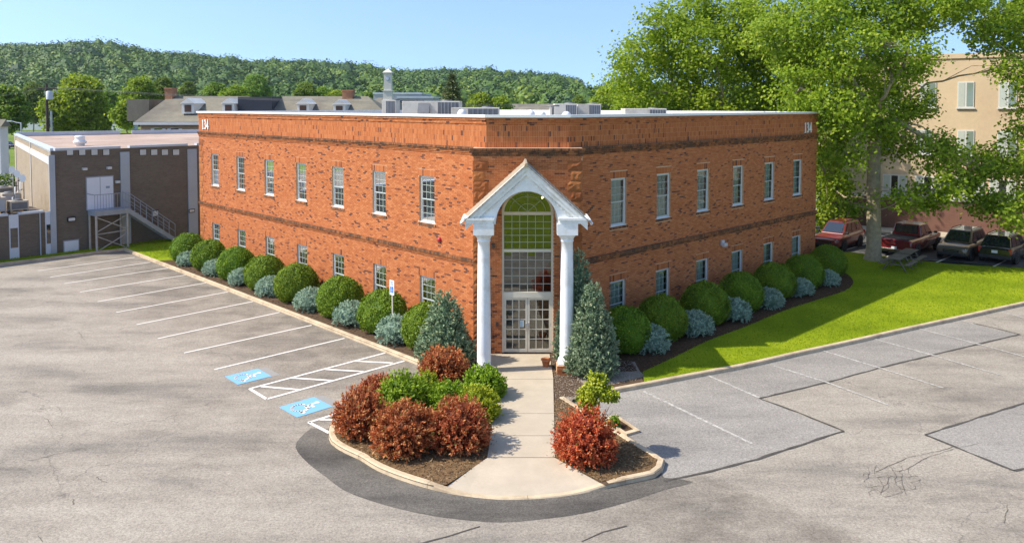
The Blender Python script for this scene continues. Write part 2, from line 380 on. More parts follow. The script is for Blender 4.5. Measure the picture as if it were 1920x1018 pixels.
def kerb_mesh(pts, w=0.19, hs=None, z0=-0.02):
    """kerb swept along pts, the body lies to the left of the walking direction (inside)"""
    mb = MB(); n = len(pts); rings = []
    for i, p in enumerate(pts):
        t0 = (pts[i] - pts[i - 1]).normalized() if i > 0 else (pts[1] - pts[0]).normalized()
        t1_ = (pts[i + 1] - pts[i]).normalized() if i < n - 1 else t0
        t = (t0 + t1_).normalized(); nn = Vector((-t.y, t.x, 0)); k = 1.0 / max(0.55, nn.dot(Vector((-t0.y, t0.x, 0))))
        h = hs[i] if hs else ZK
        q = lambda o, z: Vector((p.x + nn.x * o * k, p.y + nn.y * o * k, z))
        rings.append([q(0, z0), q(0.015, h - 0.03), q(0.04, h), q(w - 0.02, h), q(w, h - 0.02), q(w, z0)])
    vs = [v for r in rings for v in r]; fs = []
    for i in range(n - 1):
        for j in range(5): fs.append((i * 6 + j, (i + 1) * 6 + j, (i + 1) * 6 + j + 1, i * 6 + j + 1))
    fs += [tuple(range(6)), tuple(range((n - 1) * 6 + 5, (n - 1) * 6 - 1, -1))]
    mb.add(vs, fs); return mb
def kerb_pieces(name, pts, hs=None, step=3.2):
    """poured in lengths: each length a piece with an open joint to the next"""
    root = None; cur = [pts[0]]; ch = [hs[0]] if hs else None; acc = 0; objs = []
    segs = []
    for i in range(1, len(pts)):
        a_, b_ = pts[i - 1], pts[i]; L = (b_ - a_).length; pos = 0.0
        while acc + (L - pos) > step:
            d = step - acc; pos += d; q = a_.lerp(b_, pos / L); hq = (hs[i - 1] + (hs[i] - hs[i - 1]) * pos / L) if hs else None
            cur.append(q); 
            if hs: ch.append(hq)
            segs.append((cur, ch)); cur = [q]; ch = [hq] if hs else None; acc = 0
        acc += L - pos; cur.append(b_)
        if hs: ch.append(hs[i])
    segs.append((cur, ch))
    for s_, h_ in segs:
        tot = sum((s_[i + 1] - s_[i]).length for i in range(len(s_) - 1))
        if tot < 0.05: continue
        s2 = list(s_); s2[-1] = s_[-2].lerp(s_[-1], max(0.0, 1 - 0.012 / max(0.02, (s_[-1] - s_[-2]).length)))
        if root is None: root = struct(name, kerb_mesh(s2, hs=h_), KERB)
        else: kerb_mesh(s2, hs=h_).build('kerb_length', KERB, root)
    return root
kerb_pieces('long_kerb', left_run)
hs = []
for p in front_s:
    x, y = project((p.x, p.y, 0)); t = 1.0
    if 790 < x < 1170: t = max(0.0, min(1.0, max((870 - x) / 80.0, (x - 1085) / 85.0)))
    hs.append(0.03 + (ZK - 0.03) * t)
kerb_pieces('island_kerb', [JJ] + front_s + isl_right, [ZK] + hs + [ZK] * len(isl_right), 2.6)
kerb_pieces('lawn_kerb', right_s + [right_end])

# --- what lies on the raised ground, each sheet a few mm above the one below
def inset(pts, d):
    res = []
    for i, p in enumerate(pts):
        t = (pts[min(i + 1, len(pts) - 1)] - pts[max(i - 1, 0)]).normalized(); res.append(Vector((p.x - t.y * d, p.y + t.x * d, 0)))
    return res
eastL = UL + dL * 26.6
bed = [A0 + (JJ - A0) * 0.16 + nL * -0.17, A0 + (JJ - A0) * 0.99 + nL * -0.17, Vector((-0.9, 27.4, 0)), Vector((-1.0, 29.8, 0)), eastL - nL * 0.2]
struct('left_planting_bed', MB().sheet(bed, 0.112), MULCH)
lawn_edge = [G(1205, 697, .12), G(1262, 671, .12), G(1330, 638, .12), G(1400, 612, .12), G(1470, 583, .12), G(1540, 560, .12), G(1585, 545, .12), G(1600, 530, .12), G(1590, 515, .12), G(1560, 500, .12), G(1535, 490, .12), Vector((18.4, 50.5, 0))]
inner = inset(right_s, 0.17)
i0 = min(range(len(inner)), key=lambda i: (inner[i] - G(1215, 712, .12)).length)
LAWN_POLY = [(p.x, p.y) for p in smooth_line(lawn_edge, 0.6)][::-1] + [(p.x, p.y) for p in inner[i0:]] + [(right_end.x - .1, right_end.y + 0.17)] + [(p.x, p.y) for p in back[:6]]
struct('right_lawn', MB().sheet(LAWN_POLY, 0.128), GRASS)
struct('right_planting_bed', MB().sheet([(p.x, p.y) for p in smooth_line(lawn_edge, 0.6)] + [(17.5, 45.2), (3.0, 30.0), (2.6, 29.0), (4.0, 27.3)], 0.112), MULCH)
gr = [G(1040, 712, .1), G(1040, 857, .1), G(1060, 830, .1), G(1062, 765, .1), G(1075, 748, .1), G(1150, 722, .1), G(1215, 708, .1), G(1200, 696, .12), G(1190, 678, .12), Vector((3.2, 28.6, 0)), Vector((1.3, 29.0, 0))]
struct('gravel_bed', MB().sheet(gr, 0.118), GRAVEL)
wL = lambda y: -0.66 + (y - 20.4) * 0.035; wR = lambda y: 1.14 + (y - 20.4) * 0.045
isl_in = inset([JJ] + front_s, 0.17)
fl = [p for p in isl_in if p.y < 22.5 and 824 <= project((p.x, p.y, .1))[0] <= 1131]
struct('island_bed_left', MB().sheet([(p.x, p.y) for p in isl_in if p.y > 22.5 or project((p.x, p.y, .1))[0] < 824] + [(fl[0].x, fl[0].y), (wL(20.45), 20.45)] + [(wL(20.45) + .2, 20.6), (wL(27.2) + .25, 27.2)], 0.116), STRAW)
ir = inset(front_s + isl_right, 0.17)
struct('island_bed_right', MB().sheet([(wR(20.45) - .2, 20.52), (wR(20.45), 20.45), (fl[-1].x, fl[-1].y)] + [(p.x, p.y) for p in ir if project((p.x, p.y, .1))[0] > 1132 and p.y < 25] + [(1.75, 24.6), (wR(24.6), 24.6)], 0.116), STRAW)
struct('left_end_lawn', MB().sheet([(p.x, p.y) for p in (A0 - dR * 44 + Vector((-.12, .12, 0)), A0 + Vector((0, .22, 0)), A0 + (JJ - A0) * 0.165 - nL * 0.17, eastL + nL * 0.3 - dL * 1.2, eastL + dL * 0.3, Vector((-22, 58, 0)), Vector((-75, 60, 0)))], 0.122), GRASS)

# --- entrance walk: each slab a piece
ys = [29.15, 26.45, 23.45, 21.85, 20.47]
walk = None
for i in range(4):
    y1, y0 = ys[i], ys[i + 1]; g = 0.012
    if i == 0: poly = [(-1.25, y0 + g), (1.42, y0 + g), (1.42, y1), (-1.25, y1)]
    else: poly = [(wL(y0), y0 + g), (wR(y0), y0 + g), (wR(y1), y1 - g), (wL(y1), y1 - g)]
    mb = MB().prism(poly, 0.09, 0.138)
    if walk is None: walk = struct('entrance_walk', mb, CONC)
    else: mb.build('slab', CONC, walk)
fl = [p for p in isl_in if p.y < 22.5 and 824 <= project((p.x, p.y, .1))[0] <= 1131]
ap = [(wR(20.45), 20.45, .138), (wL(20.45), 20.45, .138)]
apv = []
for p in fl:
    x, y = project((p.x, p.y, 0)); t = max(0.0, min(1.0, max((870 - x) / 80.0, (x - 1085) / 85.0))); apv.append((p.x, p.y, 0.028 + 0.108 * t))
mb = MB(); vs = ap + apv; nA = len(apv)
fs = [(1, 2 + i, 3 + i) for i in range(nA // 2)] + [(0, 2 + i, 3 + i) for i in range(nA // 2, nA - 1)] + [(0, 1, 2 + nA // 2)]
mb.add(vs, fs); mb.build('apron_slab', CONC, walk)

# --- asphalt patches, sealed seams
isl_out = [G(x, y) for x, y in [(583, 803), (564, 819), (554, 839), (576, 867), (611, 894), (647, 920), (706, 942), (785, 962), (857, 973), (936, 979), (1015, 973), (1094, 962), (1173, 942), (1245, 918), (1300, 903), (1245, 895)]]
ringin = [G(x, y) for x, y in [(1235, 880), (1051, 915), (900, 920), (760, 890), (640, 835), (640, 803)]]
struct('asphalt_ring_patch', MB().sheet([(p.x, p.y) for p in smooth_line(isl_out, 0.3) + ringin], 0.006), ASPH3)
p1 = P2([(1249, 905), (1400, 866), (1579, 809), (1424, 747), (1550, 717), (1649, 690), (1835, 645), (1910, 627), (1802, 603), (1700, 618), (1500, 660), (1300, 700), (1100, 738), (1150, 790), (1230, 860)])
struct('asphalt_patch', MB().sheet([(p.x, p.y) for p in p1], 0.005), ASPH2)
p2 = P2([(1734, 815), (1920, 756), (2100, 800), (2080, 850), (1920, 877), (1903, 883)])
struct('asphalt_patch', MB().sheet([(p.x, p.y) for p in p2], 0.005), ASPH2)
def ribbon(pts, w, z, wob=0.0, mat=None, name='painted_line', seed=1):
    rr = random.Random(seed); mb = MB(); P = []
    for i in range(len(pts) - 1):
        L = (pts[i + 1] - pts[i]).length; k = max(1, int(L / 0.35)) if wob else 1
        for j in range(k): P.append(pts[i].lerp(pts[i + 1], j / k))
    P.append(pts[-1]); vs = []
    for i, p in enumerate(P):
        t = (P[min(i + 1, len(P) - 1)] - P[max(i - 1, 0)]).normalized(); nn = Vector((-t.y, t.x, 0))
        ww = w * (1 + wob * rr.uniform(-1, 1)) / 2; off = nn * wob * w * rr.uniform(-0.35, 0.35)
        q1 = p + off + nn * ww; q2 = p + off - nn * ww
        vs += [(q1.x, q1.y, z), (q2.x, q2.y, z)]
    mb.add(vs, [(2 * i + 1, 2 * i + 3, 2 * i + 2, 2 * i) for i in range(len(P) - 1)])
    return mb.build(name, mat, lot)
for k, s in enumerate(([(1245, 902), (1330, 884), (1420, 861), (1582, 808)], [(1582, 808), (1500, 775), (1424, 747)], [(1424, 747), (1550, 717), (1649, 690), (1835, 645), (1912, 627)], [(1912, 627), (1860, 614), (1804, 602)], [(1734, 815), (1920, 756), (2060, 710)], [(1734, 815), (1820, 850), (1903, 883)], [(1903, 883), (1990, 860)])):
    ribbon(P2(s), 0.075, 0.012, 0.55, SEAL, 'sealed_seam', k)
ribbon(P2([(770, 1024), (840, 1005), (900, 987)]), 0.06, 0.010, 0.5, SEAL, 'sealed_seam', 31)
ribbon(P2([(1090, 1015), (1130, 998), (1175, 986)]), 0.05, 0.010, 0.7, SEAL, 'sealed_seam', 32)
# web of alligator cracks and a few stray hairlines
CRK = M('open_crack', (0.13, 0.11, 0.085), 0.9, 0.4, 6)
rr = random.Random(5); nodes_ = {}
for i in range(8):
    for j in range(6):
        nodes_[i, j] = G(1612 + i * 15 + rr.uniform(-5, 5) + j * 3, 878 + j * 11 + rr.uniform(-4, 4) - i * 1.5)
for (i, j), p in nodes_.items():
    dc = ((i - 3.5) / 4.0) ** 2 + ((j - 2.5) / 3.0) ** 2
    for di, dj in ((1, 0), (0, 1)):
        q = nodes_.get((i + di, j + dj))
        if q and rr.random() < 0.95 - 0.6 * dc: ribbon([p, p.lerp(q, .5) + Vector((rr.uniform(-.05, .05), rr.uniform(-.05, .05), 0)), q], 0.011, 0.009, 0.5, CRK, 'crack', i * 9 + j)
for s in ([(1700, 880), (1735, 858), (1790, 842), (1850, 828)], [(1640, 885), (1690, 862), (1760, 845), (1805, 832)], [(146, 622), (152, 630), (158, 640)], [(82, 782), (92, 790), (102, 806)], [(60, 862), (110, 850), (165, 838)], [(178, 893), (190, 900), (205, 907)], [(137, 935), (135, 950)], [(70, 1005), (82, 1018)], [(1320, 958), (1335, 948)], [(1890, 945), (1886, 965), (1880, 985)]):
    rk = random.Random(int(s[0][0])); pts = []
    for a_, b_ in zip(s, s[1:]):
        for j in range(6): t = j / 6; pts.append(G(a_[0] + (b_[0] - a_[0]) * t + rk.uniform(-2.2, 2.2), a_[1] + (b_[1] - a_[1]) * t + rk.uniform(-1.2, 1.2)))
    ribbon(pts, 0.014, 0.009, 0.5, CRK, 'crack', int(s[0][0]))

# --- painted markings
ends = [(72, 508), (94, 520), (121, 532), (150, 548), (183, 566), (218, 586), (256, 609), (296, 635), (345, 662), (402, 693)]
kb = [(252, 483), (282, 492), (315, 503), (348, 516), (387, 530.5), (427.5, 547.5), (475, 565.5), (524, 586), (584.5, 610), (646, 634.5)]
for a_, b_ in zip(ends, kb): ribbon([G(*a_), G(*b_)], 0.105, 0.012, 0, PAINT)
for s in ([(468, 729), (722, 662)], [(500, 748.5), (758, 677)], [(468, 729), (500, 748.5)], [(490, 725), (560, 731)], [(548, 709), (623, 714)], [(611, 693), (681, 697)], [(666, 677.5), (736, 681)], [(578, 792.4), (642, 772.5)], [(579, 792), (618, 812)], [(600, 787), (640, 787.5)]):
    p, q = G(*s[0]), G(*s[1]); horiz = abs(s[0][1] - s[1][1]) < 8
    ribbon([p, q], 0.13 if horiz else 0.115, 0.016 if horiz else 0.012, 0, PAINT)
for s in ([(1207, 734), (1410, 832)], [(1327, 704), (1424, 746)], [(1451, 686), (1550, 717), (1664, 759)], [(1541, 657), (1649, 690), (1770, 728)], [(1640, 636), (1748, 666), (1874, 703)], [(1721, 616), (1833, 645), (1950, 677)], [(1878, 585), (1960, 607)], [(1802, 601), (1830, 609)]):
    ribbon(P2(s), 0.10, 0.015, 0, PAINTOLD)
def access_symbol(px, dx):
    """blue field with the white wheelchair figure"""
    c0 = [G(*p) for p in px]; cen = (c0[0] + c0[1] + c0[2] + c0[3]) / 4
    up = ((c0[1] - c0[0]) + (c0[2] - c0[3])).normalized(); rt = Vector((up.y, -up.x, 0))
    h = ((c0[1] - c0[0]).length + (c0[2] - c0[3]).length) / 2; w = ((c0[3] - c0[0]).length + (c0[2] - c0[1]).length) / 2
    def Q(u, v, z): q = cen + rt * (u * w) + up * (v * h); return (q.x, q.y, z)
    MB().add([Q(-.5, -.5, .010), Q(.5, -.5, .010), Q(.5, .5, .010), Q(-.5, .5, .010)], [(0, 1, 2, 3)]).build('blue_marking', BLUEP, lot)
    MB().add([Q(-.45, .42, .006), Q(.55, .42, .006), Q(.55, .74, .006), Q(-.45, .74, .006)], [(0, 1, 2, 3)]).build('old_marking', GHOST, lot)
    mb = MB(); z = .016
    def stroke(pts, wd):
        for (a_, b_), (c2, d2) in zip(pts, pts[1:]):
            e = Vector((c2 - a_, d2 - b_)); e.normalize(); n_ = Vector((-e.y, e.x)) * wd / 2; e = e * wd * .3
            mb.add([Q(a_ - e.x + n_.x, b_ - e.y + n_.y, z), Q(a_ - e.x - n_.x, b_ - e.y - n_.y, z), Q(c2 + e.x - n_.x, d2 + e.y - n_.y, z), Q(c2 + e.x + n_.x, d2 + e.y + n_.y, z)], [(0, 1, 2, 3)])
    mb.add([Q(-.06 + .075 * cos(k * pi / 6), .36 + .055 * sin(k * pi / 6), z) for k in range(12)], [tuple(range(12))])
    stroke([(-.05, .28), (-.03, .02), (.16, .0), (.27, -.27), (.36, -.23)], .085)
    stroke([(-.04, .15), (.16, .14)], .07)
    arc = [(-.03 + .25 * cos(t), -.13 + .22 * sin(t)) for t in [radians(a_) for a_ in range(125, 345, 18)]]
    stroke(arc, .06)
    mb.build('wheelchair_symbol', PAINT, lot)
access_symbol([(419.6, 706), (484.7, 691), (507.7, 705.6), (447, 721.4)], 0)
access_symbol([(521.8, 763.6), (589.5, 744), (622.7, 762.5), (557.5, 782.7)], 0)

# --- street and pavements beyond
struct('rear_street', MB().sheet([(19, 66), (14, 54.5), (20.3, 50.0), (21.5, 49.2), (24.5, 47.5), (28, 45.9), (30, 44.9), (33.5, 43.3), (75, 46), (75, 60), (40, 62)], 0.112), STREET)
struct('rear_pavement', MB().prism([(22.5, 60.3), (34.5, 52.9), (60, 37.5), (61, 39.5), (35.7, 54.6), (24, 62.5)], 0.0, 0.2), CONC)
struct('rear_drive', MB().sheet([(18.5, 66), (24.2, 62.5), (40, 100), (20, 100)], -0.02), M('pale_drive', (0.42, 0.41, 0.40), 0.9, 0.15))
for k in range(5):
    q = Vector((24.0, 50.2, 0)) + Vector((0.76, -0.65, 0)) * (2.75 * k - 4.6)
    e1 = q - dR * 2.2; e2 = q + dR * 2.6
    ribbon([Vector((e1.x, e1.y, 0)), Vector((e2.x, e2.y, 0))], 0.11, 0.118, 0, PAINT)
struct('far_car_park', MB().sheet([(-210, 330), (-60, 330), (-60, 410), (-210, 410)], -0.02), M('far_asphalt', (0.25, 0.25, 0.25), 0.9, 0.1))
struct('side_road', MB().sheet([(-75, 76), (-47, 80), (-47, 110), (-90, 110)], -0.02), M('far_asphalt', (0.25, 0.25, 0.25), 0.9, 0.1))
struct('far_lawn', MB().sheet([(-400, -400), (400, -400), (400, 7.8), (-400, 7.8)], -0.015), GRASS)
# ================================================================== MAIN BUILDING
office = empty('brick_office_building', (0, 0, 0), 0, 'two-storey orange brick office building with white columned corner entrance, numbered 134', 'building')
DARK = (0.085, 0.032, 0.020)
BR_STOPS = [(0.0, (0.115, 0.050, 0.036)), (0.045, (0.17, 0.065, 0.040)), (0.065, (0.30, 0.098, 0.044)), (0.09, (0.45, 0.135, 0.042)), (0.6, (0.52, 0.168, 0.054)), (1.0, (0.60, 0.22, 0.08))]
BRICK = ramp_mat('orange_brick', BR_STOPS)
BRICKO = ramp_mat('orange_brick_single', [(0.0, (0.10, 0.04, 0.026)), (0.13, (0.22, 0.07, 0.028)), (0.2, (0.40, 0.12, 0.038)), (0.6, (0.48, 0.155, 0.05)), (1.0, (0.56, 0.21, 0.075))], objinfo=True)
BRICKD = ramp_mat('stained_brick', [(0.0, (0.10, 0.045, 0.025)), (0.5, (0.34, 0.125, 0.045)), (1.0, (0.44, 0.17, 0.06))], stain=(0.085, 0.055, 0.035))
MORTAR = M('tan_mortar', (0.58, 0.36, 0.215), 0.95, 0.18, 6, spec=0.1)
QUOIN = ramp_mat('rough_quoin', [(0.0, (0.30, 0.095, 0.032)), (0.5, (0.39, 0.135, 0.042)), (1.0, (0.46, 0.17, 0.055))], bmp=1.0)
WHITE = M('white_trim_paint', (0.80, 0.80, 0.79), 0.5, 0.04, 3, spec=0.4, dirt=(0.62, 0.60, 0.55), dscale=1.8)
VINYL = M('window_vinyl', (0.64, 0.66, 0.65), 0.45, 0.05, 6)
SASH = M('sash_grey', (0.44, 0.48, 0.45), 0.45, 0.06, 6)
CREAM = M('entry_frame_cream', (0.72, 0.66, 0.53), 0.5, 0.06, 4)
MUNT = M('muntin_grey_green', (0.38, 0.42, 0.36), 0.5, 0.06, 6)
ROOFM = M('roof_membrane', (0.30, 0.28, 0.26), 0.95, 0.25, 1.2)
SHING = M('portico_shingle', (0.33, 0.265, 0.185), 0.95, 0.4, 9, bmp=0.6)
GLASS = glass_mat('wing_glass', (0.80, 0.88, 0.84), 0.85)
GLASSE = glass_mat('entry_glass', (0.55, 0.58, 0.52), 1.9)
BLIND = M('window_blind', (0.40, 0.44, 0.38), 0.8, 0.12, 1.0)

ZT = 9.04           # underside of the coping
BL, BH = 0.2032, 0.0677
class Wall:
    def __init__(s, O, d, n): s.O = O; s.d = d; s.n = n
    def p(s, u, w, z): q = s.O + s.d * u + s.n * w; return Vector((q.x, q.y, z))
WL = Wall(UL, dL, nL); WR = Wall(UR, dR, nR)
BAYW = Wall(Vector((0.589, 29.24, 0)), Vector((1, 0, 0)), Vector((0, -1, 0)))
CHAM = Wall(Vector((UL.x, 29.6, 0)), Vector((1, 0, 0)), Vector((0, -1, 0)))
LENL, LENR = 26.55, 21.08
bricks = {'plain': [], 'stain': []}            # (wall, u0,u1,z0,z1,proud,rnd)
rb = random.Random(11)
def br(wall, u0, u1, z0, z1, proud=0.007, kind='plain', dark=None):
    bricks[kind].append((wall, u0 + .0045, u1 - .0045, z0 + .004, z1 - .004, proud, rb.random() if dark is None else dark))
def courses(wall, u0, u1, z0, z1, holes, proud=0.007, mortar=None, dk=0.0):
    z = z0; k = 0
    while z < z1 - 0.02:
        zt = min(z + BH, z1)
        cuts = sorted([(h[0], h[1]) for h in holes if h[2] < zt - .005 and h[3] > z + .005])
        spans = []; a = u0
        for c0, c1 in cuts:
            if c0 > a: spans.append((a, min(c0, u1)))
            a = max(a, c1)
        if a < u1: spans.append((a, u1))
        for s0, s1 in spans:
            i = math.floor((s0 - u0) / BL - (0.5 if k % 2 else 0)); u = u0 + (i + (0.5 if k % 2 else 0)) * BL
            while u < s1:
                a_, b_ = max(u, s0), min(u + BL, s1)
                if b_ - a_ > 0.03: br(wall, a_, b_, z, zt, proud)
                u += BL
        z += BH; k += 1
def soldiers(wall, u0, u1, z0, z1, proud=0.007, kind='plain', w=0.0677, dkp=None):
    n = max(1, round((u1 - u0) / w)); s = (u1 - u0) / n
    for i in range(n):
        br(wall, u0 + i * s, u0 + (i + 1) * s, z0, z1, proud, kind, dkp() if dkp else None)
def sheet_with_holes(mb, wall, u0, u1, z0, z1, holes, w=0.0):
    us = sorted({u0, u1, *[h[0] for h in holes], *[h[1] for h in holes]}); zs = sorted({z0, z1, *[h[2] for h in holes], *[h[3] for h in holes]})
    for a, b in zip(us, us[1:]):
        for c, d in zip(zs, zs[1:]):
            m, e = (a + b) / 2, (c + d) / 2
            if any(h[0] < m < h[1] and h[2] < e < h[3] for h in holes): continue
            mb.add([wall.p(a, w, c), wall.p(b, w, c), wall.p(b, w, d), wall.p(a, w, d)], [(0, 1, 2, 3)])
def slab(mb, wall, u0, u1, w0, w1, z0, z1, m=0):
    mb.hexa([wall.p(u0, w0, z0), wall.p(u1, w0, z0), wall.p(u1, w1, z0), wall.p(u0, w1, z0)], [wall.p(u0, w0, z1), wall.p(u1, w0, z1), wall.p(u1, w1, z1), wall.p(u0, w1, z1)], m)

WU = 1.02; ZW = [(4.64, 6.58), (0.45, 2.39)]
wins = []
for i in range(7):
    for z0, z1 in ZW: wins.append((WL, 3.66 + 3.44 * i, z0, z1))
for i in range(6):
    for z0, z1 in ZW: wins.append((WR, 3.05 + 3.145 * i, z0 - 0.05, z1 - 0.03))
backing = MB()
mort_pieces = []
for wall, LEN in ((WL, LENL), (WR, LENR)):
    op = [(u - WU / 2, u + WU / 2, z0, z1) for w_, u, z0, z1 in wins if w_ is wall]
    heads = [(a - .06, b + .06, d, d + BH * 4) for a, b, c, d in op]
    sills = [(a - .08, b + .08, c - .10, c) for a, b, c, d in op]
    sheet_with_holes(backing, wall, 0.0, LEN, 0.0, ZT, op)
    # courses below the belt, between belt and cornice ledge, soldier panel, top courses
    courses(wall, 0.0, LEN, 0.02, 3.30, op + heads + sills)
    courses(wall, 0.0, LEN, 3.55, 7.60, op + heads + sills)
    br_d = 'stain'
    for zz, pr in ((3.30, 0.045), (3.36, 0.075)):                              # belt: stepped courses and a rowlock course
        u = 0.0
        while u < LEN: br(wall, u, min(u + BL, LEN), zz, zz + .062, pr, 'plain' if wall is WL else 'stain'); u += BL
    soldiers(wall, 0, LEN, 3.425, 3.55, 0.115, 'stain', 0.072)
    for q, (zz, pr) in enumerate(((7.60, 0.035), (7.668, 0.065), (7.735, 0.095))):
        u = (q % 2) * -.1
        while u < LEN: br(wall, max(u, 0), min(u + BL, LEN), zz, zz + .0677, pr, 'plain' if (wall is WL and q < 2) else 'stain'); u += BL
    soldiers(wall, 0, LEN, 7.803, 7.90, 0.125, 'stain', 0.072)
    for r_ in range(4):
        z0 = 7.90 + r_ * 0.2075
        soldiers(wall, 0, LEN, z0, z0 + 0.2075, 0.006, 'plain', 0.0677, (lambda: rb.random() if rb.random() < .6 else rb.uniform(.3, 1)))
    for q, (zz, pr) in enumerate(((8.73, 0.010), (8.80, 0.045), (8.868, 0.05), (8.936, 0.085))):
        u = (q % 2) * -.1
        while u < LEN: br(wall, max(u, -pr * .4), min(u + BL, LEN), zz, min(zz + .0677, ZT), pr); u += BL
    for a, b, c, d in heads: soldiers(wall, a, b, c, d, 0.009, 'plain', 0.072, (lambda: rb.uniform(.25, .9) if rb.random() < .88 else 0.03))
    for a, b, c, d in op:                                                      # brick reveals of the openings
        for (ua, ub, wa, wb, za, zb) in ((a - .001, a - .001, 0, -.16, c, d), (b + .001, b + .001, 0, -.16, c, d)):
            backing.add([wall.p(ua, wa, za), wall.p(ua, wb, za), wall.p(ua, wb, zb), wall.p(ua, wa, zb)], [(0, 1, 2, 3)])
        for zz in (c, d): backing.add([wall.p(a, 0, zz), wall.p(b, 0, zz), wall.p(b, -.16, zz), wall.p(a, -.16, zz)], [(0, 1, 2, 3)])
# corner bay (stands forward) and the parapet above it
BW = 2.05; EW = 0.965; ZS = 5.46; ARB = 0.87
def arch_u(z):                      # half width of the entrance opening at height z
    if z <= ZS: return EW
    t = (z - ZS) / ARB
    return EW * sqrt(max(0.0, 1 - t * t))
zb0 = 0.14
z = zb0; k = 0
single = []
while z < 7.60:
    zt = min(z + BH, 7.60); h = max(arch_u(z), arch_u(zt)) if z < ZS + ARB else 0.0
    if ZS < z < ZS + ARB: h += 0.02
    for s0, s1 in ((-BW + .02, -h), (h, BW - .02)) if h > 0 else ((-BW + .02, BW - .02),):
        i = math.floor((s0 + BW) / BL - (.5 if k % 2 else 0)); u = -BW + (i + (.5 if k % 2 else 0)) * BL
        while u < s1:
            a_, b_ = max(u, s0), min(u + BL, s1); u += BL
            if b_ - a_ < .035: continue
            if b_ - a_ > BL - .003 and len(single) < 300 and h > 0 and abs((a_ + b_) / 2) < 1.55: single.append((a_, b_, z, zt))
            else: br(BAYW, a_, b_, z, zt)
    z += BH; k += 1
for q, (zz, pr) in enumerate(((7.60, 0.03), (7.668, 0.055), (7.735, 0.075))):
    u = -BW - pr - (q % 2) * .1
    while u < BW + pr: br(BAYW, max(u, -BW - pr), min(u + BL, BW + pr), zz, zz + .0677, pr, 'stain'); u += BL
soldiers(BAYW, -BW - .1, BW + .1, 7.803, 7.90, 0.10, 'stain', 0.072)
CL = UR.x - UL.x
for r_ in range(4):
    z0 = 7.90 + r_ * 0.2075
    soldiers(CHAM, 0, CL, z0, z0 + 0.2075, 0.006, 'plain', 0.0677, (lambda: rb.random() * .5 if rb.random() < .35 else rb.uniform(.2, 1)))
for q, (zz, pr) in enumerate(((8.73, 0.010), (8.80, 0.045), (8.868, 0.05), (8.936, 0.085))):
    u = (q % 2) * -.1
    while u < CL: br(CHAM, max(u, 0), min(u + BL, CL), zz, min(zz + .0677, ZT), pr); u += BL
sheet_with_holes(backing, CHAM, 0, CL, 7.85, ZT, [])
# bay backing with the arched opening, sides and top ledge
zz = [0.0] + [ZS + ARB * t for t in (0, .2, .4, .55, .7, .8, .88, .94, .98, 1.0)] + [7.90]
for a_, b_ in zip(zz, zz[1:]):
    ha = arch_u(a_) if a_ < ZS + ARB - 1e-6 else 0.0; hb = arch_u(b_) if b_ < ZS + ARB - 1e-6 else 0.0
    for sg in (-1, 1):
        q = [BAYW.p(sg * BW, 0, a_), BAYW.p(sg * ha, 0, a_), BAYW.p(sg * hb, 0, b_), BAYW.p(sg * BW, 0, b_)]
        backing.add(q if sg < 0 else q[::-1], [(0, 1, 2, 3)])
        if b_ <= ZS + ARB + 1e-6: backing.add([BAYW.p(sg * ha, 0, a_), BAYW.p(sg * ha, -.24, a_), BAYW.p(sg * hb, -.24, b_), BAYW.p(sg * hb, 0, b_)], [(0, 1, 2, 3)])
for sg in (-1, 1): backing.add([BAYW.p(sg * BW, 0, 0), BAYW.p(sg * BW, -1.0, 0), BAYW.p(sg * BW, -1.0, 7.9), BAYW.p(sg * BW, 0, 7.9)], [(0, 1, 2, 3)])
backing.add([BAYW.p(-BW, 0, 7.899), BAYW.p(BW, 0, 7.899), BAYW.p(BW, -.9, 7.899), BAYW.p(-BW, -.9, 7.899)], [(0, 1, 2, 3)])
BACKL = WL.p(LENL, 0, 0); BACKR = WR.p(LENR, 0, 0); CORN = BACKL + dR * (LENR + 2.2)
for p, q in ((BACKL, CORN), (BACKR, CORN)):
    backing.add([(p.x, p.y, 0), (q.x, q.y, 0), (q.x, q.y, ZT), (p.x, p.y, ZT)], [(0, 1, 2, 3)])
backing.build('wall', MORTAR, office)

def brick_mesh(name, lst, mat):
    n = len(lst); V = np.zeros((n, 8, 3), np.float32)
    for i, (w_, u0, u1, z0, z1, pr, r_) in enumerate(lst):
        ox, oy = w_.O.x, w_.O.y; dx, dy = w_.d.x, w_.d.y; nx, ny = w_.n.x, w_.n.y
        for j, (u, w, z) in enumerate(((u0, -.004, z0), (u1, -.004, z0), (u1, -.004, z1), (u0, -.004, z1), (u0, pr, z0), (u1, pr, z0), (u1, pr, z1), (u0, pr, z1))):
            V[i, j] = (ox + dx * u + nx * w, oy + dy * u + ny * w, z)
    base = np.array([[4, 5, 6, 7], [0, 1, 5, 4], [1, 2, 6, 5], [2, 3, 7, 6], [3, 0, 4, 7]])
    F_ = (base[None] + (np.arange(n) * 8)[:, None, None]).reshape(-1, 4)
    o = link(name, np_mesh(name, V.reshape(-1, 3), F_, mat, rnd=np.repeat([b[6] for b in lst], 5)), office); o['kind'] = 'stuff'; return o
brick_mesh('brickwork', bricks['plain'], BRICK)
brick_mesh('ledge_brickwork', bricks['stain'], BRICKD)
bm_ = MB().bx(-BL / 2 + .0045, BL / 2 - .0045, -.007, .004, -BH / 2 + .004, BH / 2 - .004).mesh('brick', BRICKO)
for a_, b_, z0, z1 in single:
    o = link('brick', bm_, office); o.location = BAYW.p((a_ + b_) / 2, 0.0, (z0 + z1) / 2)
